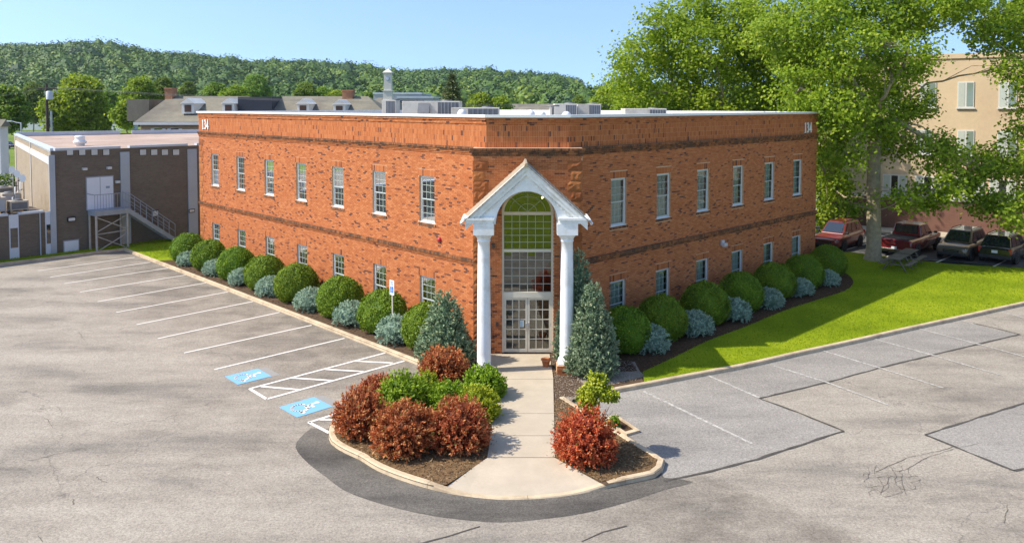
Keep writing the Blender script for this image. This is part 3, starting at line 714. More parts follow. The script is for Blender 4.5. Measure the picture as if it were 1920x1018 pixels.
# quoins on the bay and at the far end of the left wing
rq = random.Random(3)
def rough_block(wall, u0, u1, z0, z1, pr, mat, name):
    mb = MB(); nu, nz = 5, 4; vs = []
    for j in range(nz + 1):
        for i in range(nu + 1):
            e = 0 if i in (0, nu) or j in (0, nz) else 1
            vs.append(wall.p(u0 + (u1 - u0) * i / nu, pr * (0.55 + e * rq.uniform(.1, .75)), z0 + (z1 - z0) * j / nz))
    fs = [(j * (nu + 1) + i, j * (nu + 1) + i + 1, (j + 1) * (nu + 1) + i + 1, (j + 1) * (nu + 1) + i) for j in range(nz) for i in range(nu)]
    r_ = rq.random(); mb.add(vs, fs, 0, r_)
    n1 = nu + 1
    rim = [i for i in range(n1)] + [j * n1 + nu for j in range(1, nz + 1)] + [nz * n1 + i for i in range(nu - 1, -1, -1)] + [j * n1 for j in range(nz - 1, 0, -1)]
    bv = [vs[i] for i in rim] + [vs[i] - wall.n * (pr + .004) for i in rim]; k_ = len(rim)
    mb.add(bv, [(i, (i + 1) % k_, k_ + (i + 1) % k_, k_ + i) for i in range(k_)], 0, r_)
    return mb.build(name, mat, office)
z = 0.14; i = 0
while z + 0.36 < 7.6:
    wq = 0.56 if i % 2 == 0 else 0.44
    for sg in (-1, 1):
        rough_block(BAYW, *( (-BW, -BW + wq) if sg < 0 else (BW - wq, BW)), z + .012, z + .372, 0.05, QUOIN, 'quoin')
    z += 0.384; i += 1
z = 0.14; i = 0
while z + 0.36 < 7.6:
    wq = 0.62 if i % 2 == 0 else 0.42
    if not (3.0 < z < 3.5): rough_block(WL, LENL - wq, LENL, z + .012, z + .372, 0.035, QUOIN, 'quoin')
    z += 0.384; i += 1
# coping, roof
COP = M('coping_metal', (0.80, 0.78, 0.74), 0.45, 0.06, 2)
mb = MB()
ring = [WL.p(LENL + .05, .13, 0), WL.p(-.054, .13, 0), WR.p(-.054, .13, 0), WR.p(LENR + .05, .13, 0), CORN + (dL + dR) * .06]
ins = [WL.p(LENL - .28, -.24, 0), WL.p(.1, -.24, 0), WR.p(.1, -.24, 0), WR.p(LENR - .28, -.24, 0), CORN - (dL + dR) * .24]
for i in range(5):
    a_, b_, c2, d2 = ring[i], ring[(i + 1) % 5], ins[(i + 1) % 5], ins[i]
    mb.hexa([(p.x, p.y, ZT) for p in (a_, b_, c2, d2)], [(p.x, p.y, ZT + .105) for p in (a_, b_, c2, d2)])
    mb.hexa([(p.x, p.y, 8.5) for p in (d2, c2, c2 + (b_ - c2) * .3, d2 + (a_ - d2) * .3)], [(p.x, p.y, ZT) for p in (d2, c2, c2 + (b_ - c2) * .3, d2 + (a_ - d2) * .3)])
mb.build('coping', COP, office)
MB().sheet([(p.x, p.y) for p in (WL.p(LENL, -.1, 0), WL.p(0, -.1, 0), WR.p(0, -.1, 0), WR.p(LENR, -.1, 0), CORN)], 8.62).build('roof', ROOFM, office)
MB().sheet([(p.x, p.y) for p in (WL.p(LENL, -.3, 0), WL.p(0, -.6, 0), WR.p(0, -.6, 0), WR.p(LENR, -.3, 0), CORN)], 3.2).build('floor_slab', ROOFM, office)

# windows of the wings
def make_window(wall, uc, z0, z1, seed):
    rr_ = random.Random(seed)
    mb = MB(); h = WU / 2; fw = 0.065; w0, w1 = -0.155, -0.075
    for u0, u1, a_, b_ in ((uc - h, uc - h + fw, z0, z1), (uc + h - fw, uc + h, z0, z1), (uc - h + fw, uc + h - fw, z0, z0 + fw), (uc - h + fw, uc + h - fw, z1 - fw, z1)):
        slab(mb, wall, u0, u1, w0, w1, a_, b_)
    win = mb.build('window', VINYL, office)
    zm = (z0 + z1) / 2; s = 0.035
    for lo, hi, wo in ((z0 + fw, zm + .02, -.125), (zm - .02, z1 - fw, -.105)):
        mb = MB(); ua, ub = uc - h + fw, uc + h - fw
        for u0, u1, a_, b_ in ((ua, ua + s, lo, hi), (ub - s, ub, lo, hi), (ua + s, ub - s, lo, lo + s + .01), (ua + s, ub - s, hi - s, hi)):
            slab(mb, wall, u0, u1, wo, wo + .022, a_, b_)
        mb.build('sash', SASH, win)
        mb = MB(); mb.add([wall.p(ua + s, wo + .008, lo + s), wall.p(ub - s, wo + .008, lo + s), wall.p(ub - s, wo + .008, hi - s), wall.p(ua + s, wo + .008, hi - s)], [(0, 1, 2, 3)]); mb.build('pane', GLASS, win)
        mb = MB()
        for k_ in (1, 2):
            u = ua + s + (ub - ua - 2 * s) * k_ / 3; slab(mb, wall, u - .009, u + .009, wo + .0115, wo + .017, lo + s, hi - s)
            zq = lo + s + (hi - lo - 2 * s) * k_ / 3; slab(mb, wall, ua + s, ub - s, wo + .0125, wo + .0185, zq - .009, zq + .009)
        mb.build('muntin', MUNT, win)
    mb = MB()                                       # vertical blind behind the glass, some drawn aside
    nn = 12; ww = (WU - .14) / nn; open_ = rr_.choice([0, 0, 0, 0, 1, 2, 3])
    for k_ in range(nn - open_):
        u = uc - h + .07 + k_ * ww; t = 0.02 + .012 * rr_.random()
        mb.add([wall.p(u, -.24, z0 + .02), wall.p(u + ww * 1.02, -.24 + t, z0 + .02), wall.p(u + ww * 1.02, -.24 + t, z1), wall.p(u, -.24, z1)], [(0, 1, 2, 3)])
    mb.build('blind', BLIND, win)
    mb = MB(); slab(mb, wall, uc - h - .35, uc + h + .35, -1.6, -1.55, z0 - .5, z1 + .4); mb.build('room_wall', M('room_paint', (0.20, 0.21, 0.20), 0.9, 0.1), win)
    # brick rowlock sill with a white cap in the opening
    mb = MB(); ns = 14; su = (WU + .16) / ns
    for k_ in range(ns):
        u = uc - h - .08 + k_ * su
        mb.hexa([wall.p(u + .004, -.002, z0 - .10), wall.p(u + su - .004, -.002, z0 - .10), wall.p(u + su - .004, .055, z0 - .10), wall.p(u + .004, .055, z0 - .10)],
                [wall.p(u + .004, -.002, z0 - .005), wall.p(u + su - .004, -.002, z0 - .005), wall.p(u + su - .004, .055, z0 - .035), wall.p(u + .004, .055, z0 - .035)], 0, rr_.random())
    mb.build('sill', BRICKD, win)
    mb = MB(); slab(mb, wall, uc - h + .002, uc + h - .002, -.076, -.01, z0 + .001, z0 + .03); mb.build('sill_cap', VINYL, win)
    return win
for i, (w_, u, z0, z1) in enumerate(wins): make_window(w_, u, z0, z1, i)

# ---------------- entrance glazing
ent = MB()
YG = -0.12; FW = 0.075
def ent_bar(mb, u0, u1, z0, z1, w0=-.20, w1=-.06): slab(mb, BAYW, u0, u1, w0, w1, z0, z1)
for sg in (-1, 1): ent_bar(ent, *sorted((sg * EW, sg * (EW - FW))), 0.139, ZS)
for z0, z1 in ((2.24, 2.46), (3.98, 4.09), (5.38, 5.50)): ent_bar(ent, -EW + FW, EW - FW, z0, z1, -.195, -.05)
N_ = 26
for k in range(N_):
    t0, t1_ = pi * k / N_, pi * (k + 1) / N_
    q = [(cos(t) * r_ * EW, ZS + .001 + sin(t) * r_ * ARB) for t, r_ in ((t0, 1.0), (t1_, 1.0), (t1_, 0.915), (t0, 0.915))]
    ent.extr(q[::-1], BAYW.O, BAYW.d, Vector((0, 0, 1)), BAYW.n, -.20, -.06)
entw = ent.build('entrance_window', CREAM, office)
def pane_grid(par, u0, u1, z0, z1, nu, nz, bar=0.024):
    mb = MB()
    for i in range(1, nu): u = u0 + (u1 - u0) * i / nu; slab(mb, BAYW, u - bar / 2, u + bar / 2, -.145, -.105, z0, z1)
    for j in range(1, nz): zq = z0 + (z1 - z0) * j / nz; slab(mb, BAYW, u0, u1, -.147, -.103, zq - bar / 2, zq + bar / 2)
    mb.build('muntin', MUNT if par is entw else CREAM, par)
    pm = MB(); du, dz = (u1 - u0) / nu - bar, (z1 - z0) / nz - bar
    pm.bx(-du / 2, du / 2, -.003, .003, -dz / 2, dz / 2); me = pm.mesh('pane', GLASSE)
    for i in range(nu):
        for j in range(nz):
            o = link('pane', me, par); o.location = BAYW.p(u0 + (u1 - u0) * (i + .5) / nu, YG, z0 + (z1 - z0) * (j + .5) / nz)
            o.rotation_euler = (RNG.normal(0, .004), 0, RNG.normal(0, .004))
pane_grid(entw, -EW + FW, EW - FW, 4.09, 5.38, 6, 5)
pane_grid(entw, -EW + FW, EW - FW, 2.46, 3.98, 6, 5)
# fanlight: three spokes, two arcs, panes as sectors
mb = MB()
for t in (45, 90, 135):
    c2, s2 = cos(radians(t)), sin(radians(t)); pth = [BAYW.p(c2 * r_ * EW, -.125, 5.50 + s2 * r_ * (ARB - .04)) for r_ in (0.02, 0.93)]
    mb.tube(pth, 0.015, 6)
for r_ in (0.36, 0.70):
    mb.tube([BAYW.p(cos(pi * k / 24) * r_ * EW, -.125, 5.50 + sin(pi * k / 24) * r_ * (ARB - .04)) for k in range(25)], 0.014, 6)
mb.build('fan_muntin', MUNT, entw)
for t0, t1_ in ((0, 45), (45, 90), (90, 135), (135, 180)):
    for ra, rb2 in ((0.0, .36), (.36, .70), (.70, .93)):
        ts = [radians(t0 + (t1_ - t0) * k / 6) for k in range(7)]
        q = [(cos(t) * rb2 * EW, 5.50 + sin(t) * rb2 * (ARB - .04)) for t in ts] + ([(cos(t) * ra * EW, 5.50 + sin(t) * ra * (ARB - .04)) for t in ts[::-1]] if ra else [(0, 5.50)])
        MB().extr(q, BAYW.O, BAYW.d, Vector((0, 0, 1)), BAYW.n, -.123, -.119).build('pane', GLASSE, entw)
# double doors
for sg in (-1, 1):
    a_, b_ = sorted((sg * .006, sg * (EW - FW - .004))); mb = MB(); st = 0.075
    slab(mb, BAYW, a_, a_ + st, -.165, -.085, .15, 2.235); slab(mb, BAYW, b_ - st, b_, -.165, -.085, .15, 2.235)
    slab(mb, BAYW, a_ + st, b_ - st, -.165, -.085, .15, .28); slab(mb, BAYW, a_ + st, b_ - st, -.165, -.085, 2.15, 2.235)
    dr = mb.build('door', CREAM, office)
    pane_grid(dr, a_ + st, b_ - st, .28, 2.15, 3, 5, 0.03)
    u = sg * .045
    MB().tube([BAYW.p(u, -.08, .98), BAYW.p(u, -.03, 1.0), BAYW.p(u, -.03, 1.28), BAYW.p(u, -.08, 1.30)], .013, 8).build('handle', M('brushed_steel', (0.5, 0.5, 0.5), 0.3, 0.1, metal=1.0), dr)
    for zh in (.45, 1.2, 1.95):
        mb = MB(); slab(mb, BAYW, *sorted((sg * (EW - FW - .02), sg * (EW - FW + .015))), -.085, -.072, zh - .05, zh + .05); mb.build('hinge', M('brushed_steel', (.5, .5, .5)), dr)
    if sg < 0:
        mb = MB(); slab(mb, BAYW, -.29, -.14, -.100, -.0975, 1.12, 1.36); mb.build('notice', M('pale_blue_paper', (0.55, 0.68, 0.75), 0.8, 0.05), dr)
        mb = MB()
        for k in range(5): slab(mb, BAYW, -.275, -.155 - .02 * (k % 2), -.0972, -.0965, 1.15 + .035 * k, 1.163 + .035 * k)
        mb.build('notice_print', M('print_grey', (0.25, 0.33, 0.40), 0.8, 0.1), dr)
# lobby behind the glass
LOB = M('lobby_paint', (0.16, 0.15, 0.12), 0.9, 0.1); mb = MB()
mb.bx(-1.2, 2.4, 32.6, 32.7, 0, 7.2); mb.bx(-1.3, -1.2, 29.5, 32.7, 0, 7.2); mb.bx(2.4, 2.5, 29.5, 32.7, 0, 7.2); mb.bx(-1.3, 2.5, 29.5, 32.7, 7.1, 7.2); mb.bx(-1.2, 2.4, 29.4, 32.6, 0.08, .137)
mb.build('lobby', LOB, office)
mb = MB(); mb.bx(-.6, 2.2, 31.2, 32.5, .137, 1.1); mb.bx(.9, 2.2, 30.7, 31.0, 1.6, 1.75); mb.build('lobby_counter', M('lobby_wood', (0.28, 0.19, 0.10), 0.6, 0.2), office)
chd = MB().tube([(1.30, 30.0, 7.1), (1.30, 30.0, 6.05)], .012, 6); chd.tube([(1.18, 30.0, 5.93), (1.30, 30.0, 6.05), (1.42, 30.0, 5.93)], .012, 6)
chd = chd.build('chandelier', M('brass', (0.5, 0.35, 0.12), 0.3, 0.1, metal=1.0), office)
for dx in (-.12, .12): MB().lathe([(.01, -.05), (.035, -.02), (.04, .02), (.015, .06)], (1.30 + dx, 30.0, 5.95), 10).build('bulb', emit_mat('bulb_glow', (1.0, 0.75, 0.35), 14), chd)

# ---------------- portico
PX = 0.50; PYF = 27.02                               # axis and front plane of the gable
XL, XR = -0.99, 1.93; YC = 27.3
for xc, zb, nm in ((XL, 0.14, 'column'), (XR, 0.42, 'column')):
    mb = MB(); prof = [(.30, zb), (.30, zb + .07), (.285, zb + .09), (.30, zb + .13), (.29, zb + .17), (.245, zb + .20)]
    prof += [(.245 - .035 * (k / 10) ** 1.6, zb + .20 + (4.72 - zb - .20) * k / 10) for k in range(1, 11)]
    prof += [(.235, 4.74), (.235, 4.79), (.22, 4.80), (.25, 4.88), (.30, 4.94), (.30, 5.0)]
    mb.lathe(prof, (xc, YC, 0), 28); cl = mb.build(nm, WHITE, office)
    mb = MB().bx(xc - .33, xc + .33, YC - .31, YC + .31, zb - .0, zb + .06) if zb < .2 else MB().bx(xc - .31, xc + .31, YC - .31, YC + .31, zb + .001, zb + .06)
    mb.build('column_base', WHITE, cl)
    MB().bx(xc - .36, xc + .36, YC - .34, YC + .34, 5.0, 5.40).build('capital_block', WHITE, cl)
# brick plinths under the columns
mbm = MB().bx(XR - .36, XR + .36, YC - .36, YC + .36, .09, .42); pl = mbm.build('plinth', MORTAR, office)
for j in range(5):
    for i in range(4):
        for ax in (0, 1):
            mb = MB(); o_ = -.36 + i * .18
            if ax == 0: mb.bx(XR + o_ + .004, XR + o_ + .176, YC - .368, YC - .35, .10 + j * .064, .158 + j * .064)
            else: mb.bx(XR + .35 * (1 if ax else -1), XR + .368, YC + o_ + .004, YC + o_ + .176, .10 + j * .064, .158 + j * .064)
            o = link('brick', mb.mesh('brick', BRICKO), pl)
MB().bx(XL - .36, XL + .36, YC - .36, YC + .36, .09, .139).build('plinth', BRICKD, office)
# gable front with arched cut-out, barrel soffit
AZ, AR = 5.36, 1.09; ACX = 0.52
def gable_z(x): return 7.29 - abs(x - PX) * 0.905
mb = MB(); n = 28; Y0, Y1 = PYF + .10, 29.235
prev = None
xs = [-1.45, -1.35] + [ACX - AR * cos(pi * k / n) for k in range(n + 1)] + [2.35, 2.45]
for a_, b_ in zip(xs, xs[1:]):
    def lowz(x):
        t = (x - ACX) / AR
        return AZ + 1.16 * sqrt(max(0, 1 - t * t)) if abs(t) <= 1 else 5.40
    def add_panel(x0, x1):
        q = [(x0, lowz(x0)), (x1, lowz(x1)), (x1, gable_z(x1)), (x0, gable_z(x0))]
        mb.hexa([(q[0][0], Y0, q[0][1]), (q[1][0], Y0, q[1][1]), (q[1][0], Y0 + .2, q[1][1]), (q[0][0], Y0 + .2, q[0][1])], [(q[3][0], Y0, q[3][1]), (q[2][0], Y0, q[2][1]), (q[2][0], Y0 + .2, q[2][1]), (q[3][0], Y0 + .2, q[3][1])])
    if a_ < PX < b_: add_panel(a_, PX); add_panel(PX, b_)
    else: add_panel(a_, b_)
gab = mb.build('gable', WHITE, office)
mb = MB()
for k in range(n):
    t0, t1_ = pi * k / n, pi * (k + 1) / n
    p = [(ACX - AR * cos(t), AZ + 1.16 * sin(t)) for t in (t0, t1_)]
    mb.add([(p[0][0], Y0 + .2, p[0][1]), (p[1][0], Y0 + .2, p[1][1]), (p[1][0], Y1, p[1][1]), (p[0][0], Y1, p[0][1])], [(0, 1, 2, 3)], 0, .5, True)
for sg, x0, x1 in ((-1, -1.35, ACX - AR), (1, ACX + AR, 2.35)):
    mb.bx(min(x0, x1), max(x0, x1), Y0 + .201, Y1, 5.402, 5.55)
    xi = ACX + sg * AR; mb.add([(xi, Y0 + .2, 5.35), (xi, Y1, 5.35), (xi, Y1, 5.42), (xi, Y0 + .2, 5.42)], [(0, 1, 2, 3)])
mb.build('soffit', WHITE, gab)
# raking cornice boards with a row of small dentils, horizontal returns
sl = 0.905; ln = sqrt(1 + sl * sl)
mb = MB()
for sg in (-1, 1):
    for lo, hi, y0, y1 in ((-.02, .16, PYF - .04, PYF + .0995), (-.16, -.021, PYF + .02, PYF + .0995)):
        f = lambda x, o: 7.29 - abs(x - PX) * sl + o * ln * .9
        xa, xb = PX, PX + sg * 2.13
        q = [(xa, f(xa, lo)), (xb, f(xb, lo)), (xb, f(xb, hi)), (xa, f(xa, hi))]
        if sg < 0: q = q[::-1]
        mb.extr(q, (0, 0, 0), (1, 0, 0), (0, 0, 1), (0, 1, 0), y1, y0)
mb.build('raking_cornice', WHITE, gab)
for sg in (-1, 1):
    for k in range(13):
        x = PX + sg * (.25 + k * .12); zc = 7.29 - abs(x - PX) * sl - .27
        MB().box((x, PYF + .083, zc), (.055, .045, .07)).build('dentil', WHITE, gab)
for sg, x0, x1 in ((-1, -1.62, -.66), (1, 1.66, 2.62)):
    mb = MB().bx(x0, x1, PYF - .05, PYF + .62, 5.402, 5.52); mb.bx(x0 - .05, x1 + .05, PYF - .10, PYF + .62, 5.521, 5.60); mb.build('cornice_return', WHITE, gab)
# roof: each shingle course a piece
roofp = None
for sg in (-1, 1):
    nC = 15; L_ = 2.24
    for k in range(nC):
        s0, s1 = L_ * k / nC, L_ * (k + 1) / nC + .05
        def pt(s, y, lift):
            x = PX + sg * s; return Vector((x, y, 7.44 - s * sl + lift))
        a_ = [pt(s0, PYF - .10, .0), pt(s1, PYF - .10, .0), pt(s1, 29.23, .0), pt(s0, 29.23, .0)]; b_ = [pt(s0, PYF - .10, .012), pt(s1, PYF - .10, .034), pt(s1, 29.23, .034), pt(s0, 29.23, .012)]
        if sg < 0: a_ = [a_[i] for i in (1, 0, 3, 2)]; b_ = [b_[i] for i in (1, 0, 3, 2)]
        mb = MB().hexa(a_, b_)
        if roofp is None: roofp = mb.build('portico_roof', SHING, office)
        else: mb.build('shingle_course', SHING, roofp)
mb = MB().hexa([(PX - .09, PYF - .13, 7.38), (PX + .09, PYF - .13, 7.38), (PX + .09, 29.23, 7.38), (PX - .09, 29.23, 7.38)], [(PX - .03, PYF - .13, 7.51), (PX + .03, PYF - .13, 7.51), (PX + .03, 29.23, 7.51), (PX - .03, 29.23, 7.51)])
mb.build('ridge_cap', SHING, roofp)
for sg in (-1, 1):
    x = PX + sg * 2.26; MB().hexa([(x - .03, PYF - .08, 5.37), (x + .03, PYF - .08, 5.37), (x + .03, 29.2, 5.37), (x - .03, 29.2, 5.37)], [(x - .05, PYF - .08, 5.44), (x + .05, PYF - .08, 5.44), (x + .05, 29.2, 5.44), (x - .05, 29.2, 5.44)]).build('gutter', WHITE, roofp)

# ---------------- numerals 134 on both wings, alarm, floodlight
NUMM = M('numeral_white', (0.80, 0.79, 0.76), 0.5, 0.03)
ONE = [(.0, 0), (.34, 0), (.34, .05), (.25, .08), (.25, 1.0), (.17, 1.0), (.0, .86), (.03, .80), (.09, .84), (.09, .08), (.0, .05)]
THREE = [(.02, .10), (.12, .01), (.25, 0), (.38, .07), (.44, .22), (.43, .38), (.33, .52), (.41, .66), (.41, .83), (.33, .96), (.21, 1.0), (.09, .96), (.01, .84), (.04, .77), (.12, .80), (.18, .90), (.24, .88), (.26, .76), (.23, .62), (.13, .54), (.13, .49), (.24, .46), (.28, .32), (.27, .16), (.20, .08), (.13, .12), (.08, .20), (.02, .19)]
FOUR_ = [(.27, 0), (.43, 0), (.43, .22), (.52, .22), (.52, .34), (.43, .34), (.43, 1.0), (.32, 1.0), (.0, .34), (.0, .22), (.27, .22)]
def numerals(wall, uc, zb, hgt, flip):
    w_ = Vector((0, 0, 1)); x = -.78
    for g, adv in ((ONE, .48), (THREE, .56), (FOUR_, .5)):
        poly = [((x + a_) * hgt * .98, b_ * hgt) for a_, b_ in g]; x += adv
        dd = wall.d * flip
        mb = MB(); mb.extr(poly if flip > 0 else poly[::-1], wall.p(uc, 0, zb), dd, w_, wall.n, .03, .06)
        mb.build('numeral', NUMM, office)
numerals(WL, 25.45, 8.04, .60, -1); numerals(WR, 19.90, 7.98, .58, 1)
MB().lathe([(.10, 0), (.10, .05), (.07, .10), (.02, .11)], (0, 0, 0), 14).build('alarm_bell', M('alarm_red', (0.45, 0.03, 0.04), 0.4, 0.1), office)
o = [c for c in office.children if c.name.startswith('alarm_bell')][0]; o.location = WL.p(2.81, .006, 4.06)
o.rotation_euler = nL.to_track_quat('Z', 'Y').to_euler()
mb = MB(); slab(mb, WR, 10.9, 11.12, .006, .10, 2.80, 3.06); slab(mb, WR, 10.86, 11.16, .10, .24, 2.78, 2.93); mb.build('floodlight', M('fixture_grey', (0.55, 0.52, 0.50), 0.5, 0.1), office)
mb = MB(); slab(mb, BAYW, -1.36, -1.24, .008, .10, 4.15, 4.33); mb.build('wall_light', M('fixture_dark', (0.07, 0.05, 0.04), 0.5, 0.1), office)
mb = MB(); slab(mb, BAYW, -1.20, -1.10, .008, .03, 1.18, 1.34); mb.build('intercom', M('fixture_dark', (0.07, 0.05, 0.04)), office)
# ---------------- roof-top machines
RTU = M('unit_beige', (0.66, 0.60, 0.50), 0.6, 0.08, 2, dirt=(0.33, 0.28, 0.2)); RTD = M('unit_dark', (0.13, 0.135, 0.14), 0.6, 0.2); RTG = M('unit_grey', (0.36, 0.37, 0.38), 0.6, 0.1)
def unit(x0, x1, ytop, Y, label, split=0.5, depth=1.6, hood=False):
    a_ = AT(x0, ytop, Y); b_ = AT(x1, ytop, Y); w_ = b_.x - a_.x; zt = a_.z; h = zt - 8.62
    r = empty('rooftop_unit', ((a_.x + b_.x) / 2, Y + depth / 2, 8.62), 0, label, 'air conditioner', 'machines on the brick office roof')
    MB().bx(-w_ / 2, w_ / 2, -depth / 2, depth / 2, .12, h).build('cabinet', RTU, r, .015)
    MB().bx(-w_ / 2 + .1, w_ / 2 - .1, -depth / 2 + .1, depth / 2 - .1, 0, .12).build('roof_curb', RTG, r)
    x = -w_ / 2 + w_ * split; cg = MB().bx(x, w_ / 2 - .06, -depth / 2 - .015, -depth / 2 - .002, .2, h - .06).build('coil_grille', RTD, r)
    for k in range(1, 6):
        xx = x + (w_ / 2 - .06 - x) * k / 6; MB().bx(xx - .012, xx + .012, -depth / 2 - .028, -depth / 2 - .016, .2, h - .06).build('louvre', RTG, cg)
    MB().lathe([(.3, 0), (.3, .05), (.05, .07)], (w_ / 4, 0, h), 16).build('fan_cover', RTD, r)
    if hood:
        MB().extr([(0, h - .1), (-.45, h * .45), (0, h * .45)], (-w_ / 2 + w_ * .28, -depth / 2 - .001, 0), (0, 1, 0), (0, 0, 1), (1, 0, 0), 0, w_ * .2).build('intake_hood', RTD, r)
    return r
unit(754, 862, 190, 40, 'largest beige air handler with intake hood on the brick office roof', .62, 2.0, True)
unit(716, 742, 188, 43, 'narrow beige cabinet beside the largest roof air handler', .3)
unit(846, 936, 202, 38, 'low beige roof cabinet below the conical spruce', .35)
unit(1040, 1082, 195, 39, 'square roof cabinet with dark coil, half of a pair', .5)
unit(1083, 1127, 195.5, 40, 'square roof cabinet with dark coil facing the leafy tree, half of a pair', .5)
unit(1172, 1250, 204, 41, 'long low pale roof cabinet nearest the big trees', .6)
unit(1031, 1040, 200, 37, 'small white roof box beside the paired cabinets', .5, .5)
for x, y, Y in ((995, 206, 36), (1015, 208, 36), (1062, 209, 35), (866, 205, 37)):
    p = AT(x, y, Y); v = empty('roof_vent', (p.x, p.y, 8.62), 0, 'small white mushroom vent on the brick office roof', 'vent', 'mushroom vents on the brick office roof')
    h = p.z - 8.62; MB().lathe([(.1, 0), (.1, h * .6)], (0, 0, 0), 12).build('stack', RTU, v)
    MB().lathe([(.2, h * .6 + .002), (.22, h * .75), (.12, h * .95), (.02, h)], (0, 0, 0), 14).build('cap', COP, v)
# ================================================================== PLANTS
def unit_(a): return a / np.maximum(1e-9, np.linalg.norm(a, axis=1, keepdims=True))
def rand_dirs(n, rng): return unit_(rng.normal(size=(n, 3)))
def kites(P, D, L, Wd, rng, flat=None):
    """leaf-shaped quads: base P, long axis D, length L, width Wd"""
    n = len(P); R_ = rand_dirs(n, rng) if flat is None else flat
    S = unit_(np.cross(D, R_)); L = np.broadcast_to(np.asarray(L, float).reshape(-1, 1), (n, 1)); Wd = np.broadcast_to(np.asarray(Wd, float).reshape(-1, 1), (n, 1))
    V = np.stack([P, P + D * L * .5 + S * Wd * .5, P + D * L, P + D * L * .5 - S * Wd * .5], axis=1)
    return V.reshape(-1, 3), np.arange(4 * n).reshape(-1, 4)
def join(parts):
    Vs, Fs, Rs = [], [], []; o = 0
    for V, F_, R_ in parts: Vs.append(V); Fs.append(F_ + o); Rs.append(R_); o += len(V)
    return np.concatenate(Vs), np.concatenate(Fs), np.concatenate(Rs)
def dome_core(rx, rz, zc, n=18, m=10, k=0.9, rng=None, lump=0.04):
    """closed quad dome, used as the dense inside of a clipped bush"""
    V = []; F_ = []
    for j in range(m + 1):
        ph = -pi / 2 * 0.45 + (pi / 2 + pi / 2 * 0.45) * j / m
        for i in range(n):
            th = 2 * pi * i / n; q = k * (1 + (rng.uniform(-lump, lump) if rng is not None else 0))
            V.append((rx * q * cos(ph) * cos(th), rx * q * cos(ph) * sin(th), max(0.0, zc + rz * q * sin(ph))))
    for j in range(m):
        for i in range(n): F_.append((j * n + i, j * n + (i + 1) % n, (j + 1) * n + (i + 1) % n, (j + 1) * n + i))
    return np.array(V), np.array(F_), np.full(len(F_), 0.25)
YEW = leaf_mat('yew_needles', [(0.0, (0.042, 0.080, 0.004)), (0.3, (0.105, 0.190, 0.008)), (0.7, (0.185, 0.285, 0.012)), (1.0, (0.28, 0.37, 0.025))], 0.2, 0.06)
BLUE = leaf_mat('blue_spruce_needles', [(0.0, (0.06, 0.095, 0.065)), (0.35, (0.20, 0.30, 0.21)), (0.75, (0.38, 0.50, 0.365)), (1.0, (0.52, 0.61, 0.46))], 0.2, 0.08)
JUN = leaf_mat('juniper_needles', [(0.0, (0.045, 0.078, 0.038)), (0.3, (0.135, 0.205, 0.110)), (0.7, (0.30, 0.385, 0.215)), (0.93, (0.47, 0.52, 0.30)), (1.0, (0.50, 0.43, 0.26))], 0.12, 0.10)
RED = leaf_mat('barberry_leaves', [(0.0, (0.07, 0.032, 0.012)), (0.25, (0.21, 0.060, 0.018)), (0.5, (0.40, 0.090, 0.028)), (0.72, (0.54, 0.180, 0.055)), (0.9, (0.64, 0.36, 0.13)), (1.0, (0.20, 0.20, 0.04))], 0.28, 0.08)
REDB = leaf_mat('scarlet_barberry_leaves', [(0.0, (0.07, 0.02, 0.010)), (0.25, (0.28, 0.05, 0.018)), (0.6, (0.58, 0.125, 0.038)), (0.9, (0.70, 0.28, 0.09)), (1.0, (0.16, 0.17, 0.03))], 0.28, 0.06)
GRN = leaf_mat('shrub_leaves', [(0.0, (0.05, 0.10, 0.006)), (0.35, (0.15, 0.255, 0.012)), (0.75, (0.265, 0.385, 0.02)), (1.0, (0.38, 0.47, 0.05))], 0.3, 0.10)
YGR = leaf_mat('yellow_green_leaves', [(0.0, (0.08, 0.11, 0.006)), (0.4, (0.25, 0.31, 0.012)), (0.8, (0.40, 0.43, 0.02)), (1.0, (0.54, 0.52, 0.06))], 0.3, 0.06)
BARK = M('grey_bark', (0.33, 0.265, 0.165), 0.95, 0.4, 5, bmp=1.0, bscale=18)
TWIG = M('brown_twig', (0.12, 0.075, 0.045), 0.95, 0.3, 6)

def yew_mesh(seed, rx=1.02, h=1.70):
    rng = np.random.default_rng(seed); zc = h * 0.42; rz = h - zc
    # the clipped outline is a little lumpy
    n = 9000; th = rng.uniform(0, 2 * pi, n); sp = rng.uniform(-0.62, 1, n)
    lump = 1 + 0.035 * np.sin(3 * th + seed) + 0.03 * np.sin(5 * th + 2 * seed + 4 * sp) + 0.03 * np.sin(9 * th - 7 * sp + seed)
    cp = np.sqrt(1 - np.clip(sp, -.999, .999) ** 2)
    N = np.stack([cp * np.cos(th), cp * np.sin(th), sp], 1)
    P = N * np.array([rx, rx, rz]) * lump[:, None] * rng.uniform(.90, 1.0, n)[:, None]; P[:, 2] += zc
    ok = P[:, 2] > 0.02; P, N = P[ok], N[ok]; n = len(P)
    D = unit_(np.cross(N, rand_dirs(n, rng)) + N * .35 + np.array([0, 0, .25]))
    V, F_ = kites(P, D, rng.uniform(.05, .105, n), rng.uniform(.035, .06, n), rng, flat=unit_(N + rng.normal(0, .2, (n, 3))))
    patch = 0.12 * np.sin(4 * P[:, 0] + seed) * np.sin(4 * P[:, 1] + 5 * P[:, 2])
    r_ = np.clip(rng.normal(.5, .2, n) + patch, 0, 1)
    return join([(V, F_, r_), dome_core(rx, rz, zc, 22, 12, .93, rng)])
